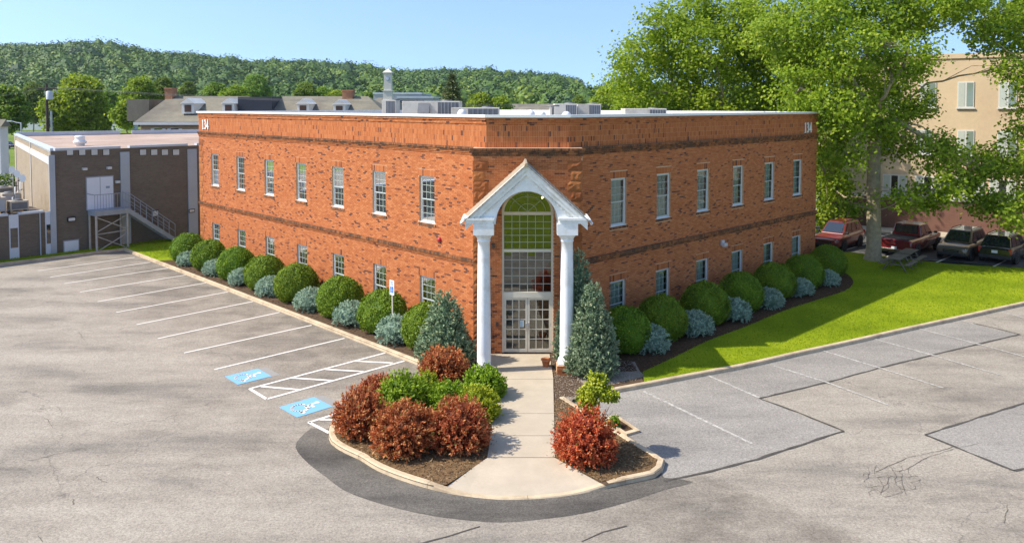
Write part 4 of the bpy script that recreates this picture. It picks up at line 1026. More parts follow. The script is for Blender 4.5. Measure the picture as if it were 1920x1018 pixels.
def globe_spruce_mesh(seed, rx=.73, h=.93):
    rng = np.random.default_rng(seed); zc = h * .40; rz = h - zc; parts = [dome_core(rx, rz, zc, 16, 9, .78, rng, .06)]
    for k in range(330):                               # each sprig a short spray of needles on its own twig
        th = rng.uniform(0, 2 * pi); sp = rng.uniform(-.55, 1); cp = sqrt(1 - sp * sp)
        N = np.array([cp * cos(th), cp * sin(th), sp]); p = N * np.array([rx, rx, rz]) * rng.uniform(.80, .95) + np.array([0, 0, zc])
        if p[2] < .04: continue
        ax = N + rng.normal(0, .35, 3) + np.array([0, 0, .15]); ax /= np.linalg.norm(ax); m = 14
        t = rng.uniform(0, .15, m)[:, None]; D = unit_(ax[None] * 1.0 + rng.normal(0, .8, (m, 3)))
        V, F_ = kites(p[None] + ax[None] * t, D, rng.uniform(.06, .115, m), .034, rng, flat=unit_(N[None] + rng.normal(0, .4, (m, 3))))
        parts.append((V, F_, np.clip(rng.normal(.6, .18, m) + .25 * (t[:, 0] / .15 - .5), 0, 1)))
    return join(parts)
def cone_mesh(seed, r, h, dens=1.0, loose=.10, core=.70):
    """upright conifer: sprays that point up and out all over a ragged cone"""
    rng = np.random.default_rng(seed); parts = []; n = int(1500 * dens)
    cv = []; cf = []; m = 12; nn = 14
    for j in range(m + 1):
        z = h * .94 * j / m; q = core * r * (1 - (j / m)) ** .85 * (0.75 if j == 0 else 1)
        for i in range(nn): th = 2 * pi * i / nn; w = q * (1 + rng.uniform(-.12, .12)); cv.append((w * cos(th), w * sin(th), z))
    for j in range(m):
        for i in range(nn): cf.append((j * nn + i, j * nn + (i + 1) % nn, (j + 1) * nn + (i + 1) % nn, (j + 1) * nn + i))
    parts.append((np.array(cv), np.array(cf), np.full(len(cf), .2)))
    for k in range(n):
        f = 1 - sqrt(rng.uniform(0, 1)); z = h * (.01 + .97 * f); th = rng.uniform(0, 2 * pi)
        env = r * (1 - f) ** .8 * (0.80 + .2 * min(1, f * 8)) * (1 + .10 * sin(3 * th + 9 * f + seed) + rng.normal(0, loose))
        p = np.array([env * cos(th) * .93, env * sin(th) * .93, z]); ax = np.array([cos(th), sin(th), .9]) + rng.normal(0, .35, 3); ax /= np.linalg.norm(ax); m = 12
        t = rng.uniform(0, .20, m)[:, None]; D = unit_(ax[None] * 1.4 + rng.normal(0, .65, (m, 3)))
        V, F_ = kites(p[None] + ax[None] * t, D, rng.uniform(.06, .14, m), .042, rng, flat=unit_(np.array([[cos(th), sin(th), .5]]) + rng.normal(0, .45, (m, 3))))
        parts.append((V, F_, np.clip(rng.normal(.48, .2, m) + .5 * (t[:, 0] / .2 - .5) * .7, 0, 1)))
    return join(parts)
def spray_shrub_mesh(seed, r, h, shoots=520, per=22, leaf=(.05, .10), wd=.035, spread=1.0, upright=.55, flop=.0):
    """shrub of many arching shoots from the crown, leaves all along the outer part of each"""
    rng = np.random.default_rng(seed); parts = []
    for k in range(shoots):
        th = rng.uniform(0, 2 * pi); el = np.arcsin(rng.uniform(-.42, 1)); tip = np.array([r * cos(el) * cos(th), r * cos(el) * sin(th), h * (.34 + .66 * sin(el))]) * rng.uniform(.72, 1.04)
        tip[2] = max(.03, tip[2]); b0 = np.array([tip[0] * .18, tip[1] * .18, .02])
        mid = (b0 + tip) / 2 + np.array([0, 0, .12 * h])
        t = rng.uniform(.45, 1, per); t = t[:, None]
        P = (1 - t) ** 2 * b0 + 2 * t * (1 - t) * mid + t * t * tip + rng.normal(0, .018, (per, 3))
        T = unit_(2 * (1 - t) * (mid - b0) + 2 * t * (tip - mid))
        D = unit_(T * upright * 1.6 + rng.normal(0, .7, (per, 3)) + np.array([0, 0, .2 - flop]))
        no = unit_(tip[None] * np.array([1, 1, .9]) + np.array([[0, 0, .15]]) + rng.normal(0, .42 * r, (per, 3)))
        V, F_ = kites(P, D, rng.uniform(leaf[0], leaf[1], per), wd, rng, flat=no)
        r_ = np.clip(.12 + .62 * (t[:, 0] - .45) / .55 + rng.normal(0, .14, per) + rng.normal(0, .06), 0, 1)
        parts.append((V, F_, r_))
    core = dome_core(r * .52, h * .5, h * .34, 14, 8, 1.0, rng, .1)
    return join(parts + [core])
def stem_mesh(seed, r, h, n=9, rad=.012):
    rng = random.Random(seed); mb = MB()
    for k in range(n):
        th = 2 * pi * k / n + rng.uniform(-.3, .3); q = r * rng.uniform(.3, .6)
        mb.tube([(0.03 * cos(th), .03 * sin(th), -.02), (q * .5 * cos(th), q * .5 * sin(th), h * .35), (q * cos(th), q * sin(th), h * .7)], [rad, rad * .8, rad * .4], 5)
    return mb
def plant(name, leafname, me, mat, loc, rz, s, label, cat, group=None, stem=True, r=.7, h=1.0):
    o = empty(name, loc, rz, label, cat, group); o.scale = (s, s, s)
    if isinstance(me, tuple): me = np_mesh(leafname, me[0], me[1], mat, rnd=me[2])
    link(leafname, me, o)
    if stem: link('stem', stem, o)
    return o, me
STEM = stem_mesh(4, .8, 1.2).mesh('stem', TWIG); STEMS = stem_mesh(5, .55, .7).mesh('stem', TWIG)
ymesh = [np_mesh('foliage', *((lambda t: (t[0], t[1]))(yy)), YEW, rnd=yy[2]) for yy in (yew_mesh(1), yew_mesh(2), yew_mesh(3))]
gmesh = [np_mesh('foliage', gg[0], gg[1], BLUE, rnd=gg[2]) for gg in (globe_spruce_mesh(1), globe_spruce_mesh(2))]
def on_wall_line(wall, w, x, y, z):
    r_ = ray(x, y); n_ = wall.n; Oo = wall.O + n_ * w
    t = (Oo.x * n_.x + Oo.y * n_.y) / (r_.x * n_.x + r_.y * n_.y); p = r_ * t
    return Vector((p.x, p.y, 0.11))
rnk = ['first', 'second', 'third', 'fourth', 'fifth', 'sixth', 'seventh', 'eighth']
for i, (x, y, s) in enumerate([(352, 470, .98), (393, 484, .98), (443, 500, 1.0), (497, 518, 1.0), (556, 540, 1.03), (637, 565, 1.02), (719, 590, 1.0), (800, 632, .98)][::-1]):
    p = on_wall_line(WL, 1.28, x, y, .9)
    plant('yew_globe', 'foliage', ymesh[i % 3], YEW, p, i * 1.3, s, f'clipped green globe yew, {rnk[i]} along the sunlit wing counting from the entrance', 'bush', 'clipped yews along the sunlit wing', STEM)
for i, (x, y, s) in enumerate([(353, 491, .80), (403, 506, .84), (453, 522, .86), (507, 546, .92), (583, 563, 1.0), (658, 590, 1.0), (743, 622, 1.02)][::-1]):
    p = on_wall_line(WL, 1.72, x, y, .5)
    plant('globe_spruce', 'foliage', gmesh[i % 2], BLUE, p, i * 2.1, s, f'low blue-grey globe spruce, {rnk[i]} along the sunlit wing counting from the entrance', 'bush', 'globe spruces along the sunlit wing', STEMS)
for i, (x, y, s) in enumerate([(1172, 632, .98), (1241, 602, 1.0), (1322, 577, 1.02), (1390, 557, 1.0), (1451, 540, 1.0), (1507, 521, .98), (1551, 508, .98)]):
    p = on_wall_line(WR, 1.45 if i < 6 else 1.1, x, y, .9)
    plant('yew_globe', 'foliage', ymesh[(i + 1) % 3], YEW, p, i * 1.7, s, f'clipped green globe yew, {rnk[i]} along the shaded wing counting from the entrance', 'bush', 'clipped yews along the shaded wing', STEM)
for i, (x, y, s) in enumerate([(1219, 632, .98), (1303, 606, .95), (1377, 585, .93), (1441, 558, .9), (1500, 541, .85), (1552, 527, .8)]):
    p = on_wall_line(WR, 2.15, x, y, .5)
    plant('globe_spruce', 'foliage', gmesh[(i + 1) % 2], BLUE, p, i * 2.3, s, f'low blue-grey globe spruce, {rnk[i]} along the shaded wing counting from the entrance', 'bush', 'globe spruces along the shaded wing', STEMS)
# junipers by the entrance
plant('juniper', 'foliage', cone_mesh(21, .96, 2.72, 1.0, .15), JUN, (-2.45, 28.15, .11), .4, 1, 'loose blue-green pyramid juniper beside the sunlit wing and red bush', 'conifer', None, STEM)
plant('juniper', 'foliage', cone_mesh(22, .86, 4.2, 1.3, .09), JUN, (2.40, 28.0, .11), 1.0, 1, 'tallest narrow juniper against the wall behind the plinth column', 'conifer', None, STEM)
plant('juniper', 'foliage', cone_mesh(23, .86, 3.3, 1.2, .12), JUN, (2.80, 27.05, .11), 2.0, 1, 'silvery dense juniper in front of the tallest juniper, on gravel', 'conifer', None, STEM)
# island shrubs
def shrub(x, y, rpx, seed, r, h, mat, label, cat='bush', grp=None, **kw):
    p = G(x, y, .11); me = spray_shrub_mesh(seed, r, h, **kw)
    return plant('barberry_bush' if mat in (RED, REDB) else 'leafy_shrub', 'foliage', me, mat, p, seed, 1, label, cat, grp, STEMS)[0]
kb_ = dict(shoots=640, per=25, leaf=(.05, .11), wd=.042)
shrub(832, 712, 0, 31, .88, 1.18, RED, 'dark red barberry nearest the column beside the loose juniper', **kb_)
shrub(708, 758, 0, 32, .66, .95, RED, 'small dark red barberry half hidden behind the loose green shrub', **kb_)
shrub(676, 812, 0, 33, .82, 1.36, RED, 'rusty red barberry at the kerb corner beside the hatched bay', **kb_)
shrub(757, 845, 0, 34, .92, 1.44, RED, 'brownish red barberry in the middle of the kerbed island', **kb_)
shrub(860, 838, 0, 35, .92, 1.42, RED, 'red barberry that casts its shadow on the entrance walk', **kb_)
shrub(1097, 862, 0, 36, .90, 1.46, REDB, 'bright scarlet barberry on the small bed beside the little tree', **kb_)
shrub(757, 775, 0, 37, .86, 1.32, GRN, 'loose bright green shrub ringed by red barberries', shoots=420, per=22, leaf=(.07, .15), wd=.055)
shrub(838, 775, 0, 38, .76, 1.05, GRN, 'dense dark green mound between yellow and loose shrubs', shoots=520, per=24, leaf=(.05, .09), wd=.05)
shrub(908, 742, 0, 39, .74, 1.0, GRN, 'glossy rounded green shrub at the foot of the bare column', shoots=560, per=26, leaf=(.06, .10), wd=.06)
shrub(893, 783, 0, 40, .76, .98, YGR, 'yellow-green mound beside the entrance walk', shoots=520, per=24, leaf=(.06, .11), wd=.045)
shrub(800, 738, 0, 41, .42, .85, YGR, 'sprawling yellow-green sprigs below the dark red barberry', shoots=130, per=16, leaf=(.06, .12), wd=.04)

# ------------------------------------------------------------------ broad-leaved trees
def bez(a, b, c, n): return [a * (1 - t) ** 2 + b * 2 * t * (1 - t) + c * t * t for t in [i / n for i in range(n + 1)]]
def broad_tree(name, base, height, lobes, seed, mat, label, group=None, leaf=(.16, .30), per=26, dens=1.0, trunk_r=.5, forks=None, fork_z=.3, limb_r=.22, bark=BARK, clus=.55):
    """lobes: (centre, radius) in world space; leaves sit in clusters on twigs spread through every lobe"""
    rng = np.random.default_rng(seed); rr_ = random.Random(seed)
    t = empty(name, base, 0, label, 'tree', group); B = Vector(base); mb = MB()
    fz = height * fork_z; top = Vector((rr_.uniform(-.2, .2), rr_.uniform(-.2, .2), fz))
    trunk = [Vector((0, 0, -.1)), Vector((0, 0, .25)), Vector((.03, 0, 1.0)), top * .55, top]
    mb.tube(trunk, [trunk_r * 1.45, trunk_r * 1.12, trunk_r, trunk_r * .93, trunk_r * .85], 14)
    parts = []; nodes = [(top.copy(), 0, limb_r)]
    for c, r in sorted(lobes, key=lambda q: (Vector(q[0]) - B - top).length):
        c = Vector(c) - B; r3 = np.array(r if isinstance(r, (tuple, list)) else (r, r, r * .85))
        # each limb leaves the nearest limb that is already there, bends and thins out
        pn, dep, pr_ = min(nodes, key=lambda q: (q[0] - c).length + .35 * (q[0] - top).length + (0 if q[0].z < c.z + .1 * height else .25 * height))
        ll = (c - pn).length; dirp = (pn - (top * .6 if dep == 0 else top)).normalized()
        via = pn + dirp * ll * .35 + (c - pn) * .25 + Vector((rr_.uniform(-.10, .10), rr_.uniform(-.10, .10), rr_.uniform(.0, .14))) * ll
        pth = [q + Vector((rr_.uniform(-1, 1), rr_.uniform(-1, 1), rr_.uniform(-1, 1))) * .03 * ll * (0 if i in (0, 7) else 1) for i, q in enumerate(bez(pn, via, c, 7))]
        k = max(limb_r * .16, pr_ * (.95 if dep == 0 else .74)); nodes.append((c.copy(), dep + 1, k * .8))
        mb.tube(pth, [k * (1 - .35 * i / 7) for i in range(8)], 7, caps=False)
        vol = float(r3.prod()) ** (2 / 3); nc = max(8, int(46 * vol * dens))
        U = rand_dirs(nc, rng) * (rng.uniform(.25, 1, nc) ** .45)[:, None] * r3 * (1 + rng.normal(0, .12, (nc, 1)))
        C = np.array(c) + U
        for q in C[:: 5]:
            qv = Vector(q); s = pth[rr_.randint(3, 7)]
            mb.tube([s, s.lerp(qv, .5) + Vector((0, 0, .12 * (qv - s).length)), qv], [min(k, limb_r * .45) * .4, min(k, limb_r * .45) * .25, .012 * limb_r / .2], 4, caps=False)
        m = per; P = np.repeat(C, m, 0) + rng.normal(0, clus, (nc * m, 3)) * np.array([1, 1, .62]) * rng.uniform(.5, 1.1, (nc, 1)).repeat(m, 0)
        D = unit_(rng.normal(0, 1, (nc * m, 3)) * np.array([1, 1, .7]) + np.array([0, 0, -.25]))
        flat = unit_(np.repeat(unit_(U), m, 0) * .7 + rng.normal(0, .45, (nc * m, 3)) + np.array([-.50, -.45, .45]))
        V, F_ = kites(P, D, rng.uniform(leaf[0], leaf[1], nc * m), rng.uniform(leaf[0], leaf[1], nc * m) * .8, rng, flat=flat)
        r_ = np.clip(rng.normal(.5, .2, nc * m) + np.repeat(rng.normal(0, .13, nc), m), 0, 1)
        parts.append((V, F_, r_))
    V, F_, r_ = join(parts)
    link('crown', np_mesh('crown', V, F_, mat, rnd=r_), t)
    mb.build('trunk', bark, t)
    return t
MAPLE = leaf_mat('maple_leaves', [(0.0, (0.09, 0.15, 0.008)), (0.35, (0.20, 0.295, 0.014)), (0.7, (0.30, 0.395, 0.022)), (1.0, (0.44, 0.49, 0.05))], 0.52, 0.03)
MAPLE2 = leaf_mat('shade_tree_leaves', [(0.0, (0.11, 0.19, 0.010)), (0.35, (0.23, 0.36, 0.018)), (0.7, (0.33, 0.47, 0.028)), (1.0, (0.47, 0.56, 0.05))], 0.62, 0.03)
FARG = leaf_mat('far_tree_leaves', [(0.0, (0.05, 0.10, 0.012)), (0.35, (0.12, 0.205, 0.018)), (0.7, (0.21, 0.31, 0.025)), (1.0, (0.33, 0.40, 0.04))], 0.42, 0.22)
def lob(lst, Y0, sc):
    res = []
    for x, y, rp, dy in lst:
        Y = Y0 + dy; p = AT(x, y, Y); res.append((p, rp * Y / FPX * sc))
    return res
tb = G(1637, 487, .12)
big = lob([(1470, 60, 62, 1), (1535, 30, 66, -2), (1600, -20, 75, 2), (1545, 115, 62, 2), (1500, 165, 55, -2), (1600, 90, 64, -3), (1660, 35, 66, 1), (1640, 150, 64, 3), (1575, 205, 58, -3), (1640, 225, 52, -1), (1705, 110, 52, -3), (1730, 20, 60, 3),
           (1700, 190, 46, 2), (1540, 268, 44, 2), (1585, 290, 36, -3), (1680, 268, 38, 2), (1560, 345, 34, 2), (1800, -10, 62, -1), (1870, 20, 60, 2), (1840, 75, 30, 0), (1930, 60, 60, 0), (1905, 130, 34, -2), (1760, 285, 42, -2), (1815, 318, 46, 0), (1760, 350, 40, -3),
           (1880, 300, 44, 1), (1690, 372, 26, -3), (1600, 385, 22, -1), (1905, 395, 46, -3), (1845, 380, 34, -1), (1960, 330, 60, -1), (1970, 180, 60, 2), (1520, 215, 38, 0), (1500, 110, 50, 3), (1735, 375, 20, -2), (1920, 240, 30, 1)], tb.y, 1.0)
broad_tree('maple_tree', tb, 17.5, big, 51, MAPLE, 'large spreading maple with thick pale trunk on the lawn', leaf=(.13, .27), per=40, dens=.50, trunk_r=.43, fork_z=.46, limb_r=.20, clus=.50)
bt = Vector((AT(1345, 300, 60).x, 60, 0))
big2 = lob([(1185, 150, 40, 0), (1160, 115, 22, -2), (1215, 95, 48, 1), (1200, 190, 42, -2), (1245, 45, 45, -1), (1265, 130, 55, 3), (1300, 20, 50, 1), (1320, 90, 60, -2), (1285, 190, 52, 0), (1375, 40, 58, 0), (1390, 120, 62, 2), (1360, 185, 55, -2), (1440, 80, 60, -1), (1450, 160, 62, 1), (1425, 10, 44, 2), (1505, 195, 50, 0), (1400, 235, 60, 0), (1300, 245, 60, 1), (1480, 255, 55, -1), (1520, 330, 50, -2), (1545, 400, 32, -3)], 60, 1.0)
broad_tree('shade_tree', bt, 19, big2, 52, MAPLE2, 'tall airy shade tree rising behind the shaded wing roof', leaf=(.16, .31), per=38, dens=.42, trunk_r=.4, fork_z=.42, limb_r=.2, clus=.62)
# little tree on the island
st = G(1118, 846, .11)
sl_ = lob([(1116, 728, 24, 0), (1100, 748, 17, .1), (1137, 742, 19, -.1), (1120, 712, 14, 0), (1105, 772, 8, 0)], st.y, 1.0)
broad_tree('young_tree', st, 2.0, sl_, 53, YGR, 'slender young tree with yellow-green top beside the scarlet barberry', leaf=(.05, .10), per=44, dens=9, trunk_r=.022, fork_z=.5, limb_r=.03, bark=TWIG, clus=.07)
for k, (x1, y1) in enumerate(((1142, 764), (1150, 770), (1146, 757))):
    q = AT(x1, y1, st.y) - st; s0 = Vector((0.02, 0, .62 + .08 * k))
    MB().tube([s0, s0.lerp(q, .5) + Vector((0, 0, -.03)), q], [.009, .006, .003], 5).build('bare_twig', TWIG, [o for o in col.objects if o.name == 'young_tree'][0])
# ================================================================== SMALL THINGS AROUND THE ENTRANCE
POT = M('terracotta', (0.42, 0.15, 0.06), 0.8, 0.15, 6)
pp = G(1034, 683, .138)
pot = empty('flower_pot', (1.22, 27.75, .138), 0, 'terracotta flower pot on the walk beside the plinth column', 'flower pot')
MB().lathe([(.11, 0), (.15, .22), (.175, .22), (.18, .28), (.15, .28), (.14, .22), (.02, .22)], (0, 0, 0), 20).build('pot', POT, pot)
MB().lathe([(.001, .23), (.14, .235)], (0, 0, 0), 16).build('soil', SOIL, pot)
# accessible parking sign
sb = on_wall_line(WL, 1.55, 736, 575, 1.6)
sg = empty('parking_sign', (sb.x, sb.y, .1), atan2(nL.y, nL.x) + pi / 2, 'accessible parking sign on a thin post among the globe bushes', 'sign')
MB().bx(-.03, .03, -.02, .02, 0, 2.35).build('post', M('sign_post_grey', (0.45, 0.43, 0.38), 0.6, 0.1), sg)
MB().bx(-.15, .15, -.03, -.022, 1.75, 2.35).build('panel', M('sign_white', (0.8, 0.8, 0.78), 0.4, 0.03), sg)
MB().bx(-.11, .11, -.034, -.0305, 1.84, 2.10).build('blue_field', M('sign_blue', (0.03, 0.16, 0.50), 0.4, 0.05), sg)
mb = MB(); mb.lathe([(.022, 0), (.022, .003)], (0, 0, 0), 10)
mb.v = [(x - .015, -.0375 + z, 2.06 + y) for x, y, z in mb.v]
for (x0, z0), (x1, z1) in (((-.01, 2.03), (-.005, 1.95)), ((-.005, 1.95), (.04, 1.95)), ((.04, 1.95), (.06, 1.89)), ((-.01, 1.99), (.03, 1.99)), ((-.04, 1.97), (-.055, 1.92)), ((-.055, 1.92), (-.02, 1.885)), ((-.02, 1.885), (.03, 1.89))):
    mb.tube([(x0, -.037, z0), (x1, -.037, z1)], .007, 5)
mb.build('wheelchair_symbol', M('sign_white', (.8, .8, .78)), sg)
mb = MB()
for k, w_ in enumerate((.10, .085, .09)): mb.bx(-w_, w_, -.0345, -.031, 2.27 - k * .055, 2.295 - k * .055)
mb.build('sign_print', M('sign_blue', (0.03, 0.16, 0.50)), sg)
# timber-edged drain box beside the small bed
c4 = [G(x, y, .06) for x, y in ((1130, 784), (1155, 777), (1200, 807), (1175, 814))]
cen = sum(c4, Vector()) / 4; dbx = empty('drain_box', (cen.x, cen.y, 0), 0, 'square concrete-edged drain box with dark soil beside the small bed', 'drain box')
q = [Vector((p.x - cen.x, p.y - cen.y, 0)) for p in c4]
for i in range(4):
    a_, b_ = q[i], q[(i + 1) % 4]; ia, ib = a_ * .76, b_ * .76
    MB().hexa([(v.x, v.y, 0.0) for v in (a_, ia, ib, b_)], [(v.x, v.y, .075) for v in (a_, ia, ib, b_)]).build('edging', KERB, dbx)
MB().sheet([(v.x * .77, v.y * .77) for v in q], .02).build('soil', MULCH, dbx)
w0 = spray_shrub_mesh(71, .22, .4, shoots=26, per=12, leaf=(.05, .10), wd=.04)
plant('weed', 'foliage', w0, GRN, G(1150, 800, .03), 0, 1, 'small green weed growing in the drain box', 'plant', None, None)
# riverstones at the column foot, straw on the beds, grass on the lawn
def scatter_tris(name, n, fn, size, mat, label, cat, seed, upright=False):
    rng = np.random.default_rng(seed); P = fn(rng, n); n = len(P)
    D = unit_(rng.normal(0, 1, (n, 3)) * np.array([1, 1, .25]) + (np.array([0, 0, 1.6]) if upright else 0))
    V, F_ = kites(P, D, rng.uniform(size[0], size[1], n), rng.uniform(size[2], size[3], n), rng)
    o = link(name, np_mesh(name, V, F_, mat, rnd=np.clip(rng.normal(.5, .22, n), 0, 1))); return tag(o, label, cat, kind='stuff')
def in_poly(P, poly):
    x, y = P[:, 0], P[:, 1]; c = np.zeros(len(P), bool); n = len(poly)
    for i in range(n):
        (x0, y0), (x1, y1) = poly[i][:2], poly[(i + 1) % n][:2]
        k = ((y0 > y) != (y1 > y)); c ^= k & (x < (x1 - x0) * (y - y0) / ((y1 - y0) if abs(y1 - y0) > 1e-9 else 1e-9) + x0)
    return c
def fill(poly, z):
    def f(rng, n):
        a_ = np.array([p[:2] for p in poly]); lo, hi = a_.min(0), a_.max(0)
        P = rng.uniform(lo, hi, (n, 2)); P = P[in_poly(P, poly)]; return np.c_[P, np.full(len(P), z) + rng.uniform(0, .012, len(P))]
    return f
LAWNB = leaf_mat('grass_blades', [(0, (0.12, 0.19, 0.005)), (.5, (0.22, 0.31, 0.008)), (.9, (0.31, 0.38, 0.014)), (1.0, (0.46, 0.46, 0.12))], .4, 0)
scatter_tris('lawn_grass', 130000, fill(LAWN_POLY, .128), (.035, .085, .012, .03), LAWNB, 'short bright green grass on the lawn beside the shaded wing', 'grass', 3, True)
STRW = leaf_mat('straw_bits', [(0, (0.07, 0.04, 0.02)), (.5, (0.20, 0.125, 0.06)), (1.0, (0.42, 0.30, 0.15))], .1, 0)
BRK = leaf_mat('bark_bits', [(0, (0.03, 0.018, 0.012)), (.5, (0.10, 0.058, 0.032)), (1.0, (0.23, 0.14, 0.08))], .05, 0)
PEB = leaf_mat('gravel_bits', [(0, (0.14, 0.11, 0.08)), (.5, (0.33, 0.27, 0.20)), (1.0, (0.52, 0.45, 0.36))], .05, 0)
bl_ = [(v.co.x, v.co.y) for v in bpy.data.objects['island_bed_left'].data.vertices]; brr = [(v.co.x, v.co.y) for v in bpy.data.objects['island_bed_right'].data.vertices]
scatter_tris('straw_mulch', 16000, fill(bl_, .118), (.05, .14, .012, .025), STRW, 'loose straw-brown mulch around the island barberries', 'mulch', 4)
scatter_tris('straw_mulch', 8000, fill(brr, .118), (.05, .14, .012, .025), STRW, 'loose straw-brown mulch around the scarlet barberry', 'mulch', 5)
bb = [(v.co.x, v.co.y) for v in bpy.data.objects['left_planting_bed'].data.vertices]; b2 = [(v.co.x, v.co.y) for v in bpy.data.objects['right_planting_bed'].data.vertices]
scatter_tris('bark_mulch', 14000, fill(bb, .114), (.05, .12, .02, .05), BRK, 'dark bark mulch under the bushes of the sunlit wing', 'mulch', 6)
scatter_tris('bark_mulch', 14000, fill(b2, .114), (.05, .12, .02, .05), BRK, 'dark bark mulch under the bushes of the shaded wing', 'mulch', 7)
gg = [(v.co.x, v.co.y) for v in bpy.data.objects['gravel_bed'].data.vertices]
scatter_tris('pea_gravel', 12000, fill(gg, .120), (.02, .05, .02, .04), PEB, 'fine tan gravel around the silvery juniper', 'gravel', 8)
le = [(v.co.x, v.co.y) for v in bpy.data.objects['left_end_lawn'].data.vertices]
scatter_tris('lawn_grass', 60000, fill([(-45, 32), (-25.2, 51.4), (-22, 47.5), (-18.5, 48), (-20, 57), (-33, 52), (-47, 40)], .125), (.05, .12, .02, .045), LAWNB, 'grass strip below the brown brick building', 'grass', 9, True)
rs = random.Random(8)
for k in range(26):
    x, y = rs.uniform(-1.9, -1.28), rs.uniform(27.5, 29.1); s = rs.uniform(.05, .11)
    mb = MB().lathe([(s * .6, 0), (s, s * .35), (s * .8, s * .7), (s * .2, s * .85)], (0, 0, 0), 9)
    o = mb.build('river_stone', M('river_stone_grey', (0.36, 0.31, 0.25), 0.9, 0.4, 4)); o.location = (x, y, .112); o.scale = (1, rs.uniform(.6, 1), 1); o.rotation_euler = (0, 0, rs.uniform(0, 6))
    tag(o, 'rounded grey-brown river stone at the foot of the bare column', 'stone', 'river stones beside the left column')
# picnic tables under the maple
WOOD = M('weathered_table_wood', (0.155, 0.135, 0.095), 0.9, 0.3, 5, bmp=.3)
def picnic(p, rz, label):
    t = empty('picnic_table', p, rz, label, 'table', 'picnic tables under the maple')
    for k in range(5): MB().bx(-.92, .92, -.36 + k * .146, -.36 + k * .146 + .138, .71, .75).build('plank', WOOD, t)
    for sg_ in (-1, 1):
        for k in range(2): MB().bx(-.92, .92, sg_ * .70 - .14 + k * .145, sg_ * .70 - .14 + k * .145 + .138, .42, .455).build('bench_plank', WOOD, t)
    for x in (-.62, .62):
        for sg_ in (-1, 1): MB().tube([(x, sg_ * .62, 0), (x, sg_ * .18, .71)], .045, 6).build('leg', WOOD, t)
        MB().bx(x - .02, x + .02, -.84, .84, .36, .42).build('crossbar', WOOD, t)
    return t
picnic(G(1683, 505, .128), .85, 'weathered grey-green picnic table farther from the trunk')
picnic(G(1702, 494, .128), .85, 'weathered grey-green picnic table close to the red pickup')
# ================================================================== VEHICLES
CGL = M('car_glass', (0.015, 0.020, 0.024), 0.04, 0.1, 2, spec=0.9, coat=1.0); TYRE = M('tyre_rubber', (0.018, 0.018, 0.018), 0.85, 0.2); RIM = M('alloy_rim', (0.42, 0.42, 0.43), 0.3, 0.1, metal=0.9)
BLK = M('black_plastic', (0.02, 0.02, 0.021), 0.6, 0.2); LAMP = M('headlamp_glass', (0.62, 0.62, 0.58), 0.1, 0.05, coat=1.0); TAIL = M('tail_lamp_red', (0.38, 0.012, 0.014), 0.15, 0.1, coat=1.0); PLATE = M('plate_white', (0.65, 0.66, 0.64), 0.5, 0.05); CHROME = M('chrome_trim', (0.6, 0.6, 0.6), 0.15, 0.05, metal=1.0)
def loft(mb, st, m=0):
    rings = []
    for x, w, z0, z1 in st:
        h = z1 - z0
        half = [(0.0, z0), (w * .80, z0), (w * .96, z0 + h * .10), (w, z0 + h * .32), (w, z0 + h * .55), (w * .985, z0 + h * .80), (w * .93, z0 + h * .95), (w * .80, z1), (0.0, z1 + .025)]
        rings.append([(x, y, z) for y, z in half] + [(x, -y, z) for y, z in half[-2:0:-1]])
    n = len(rings[0]); vs = [p for r in rings for p in r]; fs = []
    for i in range(len(rings) - 1):
        for k in range(n): fs.append((i * n + k, i * n + (k + 1) % n, (i + 1) * n + (k + 1) % n, (i + 1) * n + k))
    mb.add(vs, fs, m, .5, True); mb.add(rings[0], [tuple(range(n - 1, -1, -1))], m); mb.add(rings[-1], [tuple(range(n))], m)
def quadp(mb, q, off, m=0):
    q = [Vector(p) for p in q]; nn = (q[1] - q[0]).cross(q[3] - q[0]).normalized() * off
    mb.add([p + nn for p in q] + [p - nn * .5 for p in q], [(0, 1, 2, 3), (7, 6, 5, 4), (0, 4, 5, 1), (1, 5, 6, 2), (2, 6, 7, 3), (3, 7, 4, 0)], m)
def lerp_(a, b, t): return Vector(a).lerp(Vector(b), t)
def inset_quad(q, a0, a1, b0, b1):   # sub-rectangle of a quad (a along first edge, b up)
    f = lambda a, b: lerp_(lerp_(q[0], q[1], a), lerp_(q[3], q[2], a), b)
    return [f(a0, b0), f(a1, b0), f(a1, b1), f(a0, b1)]
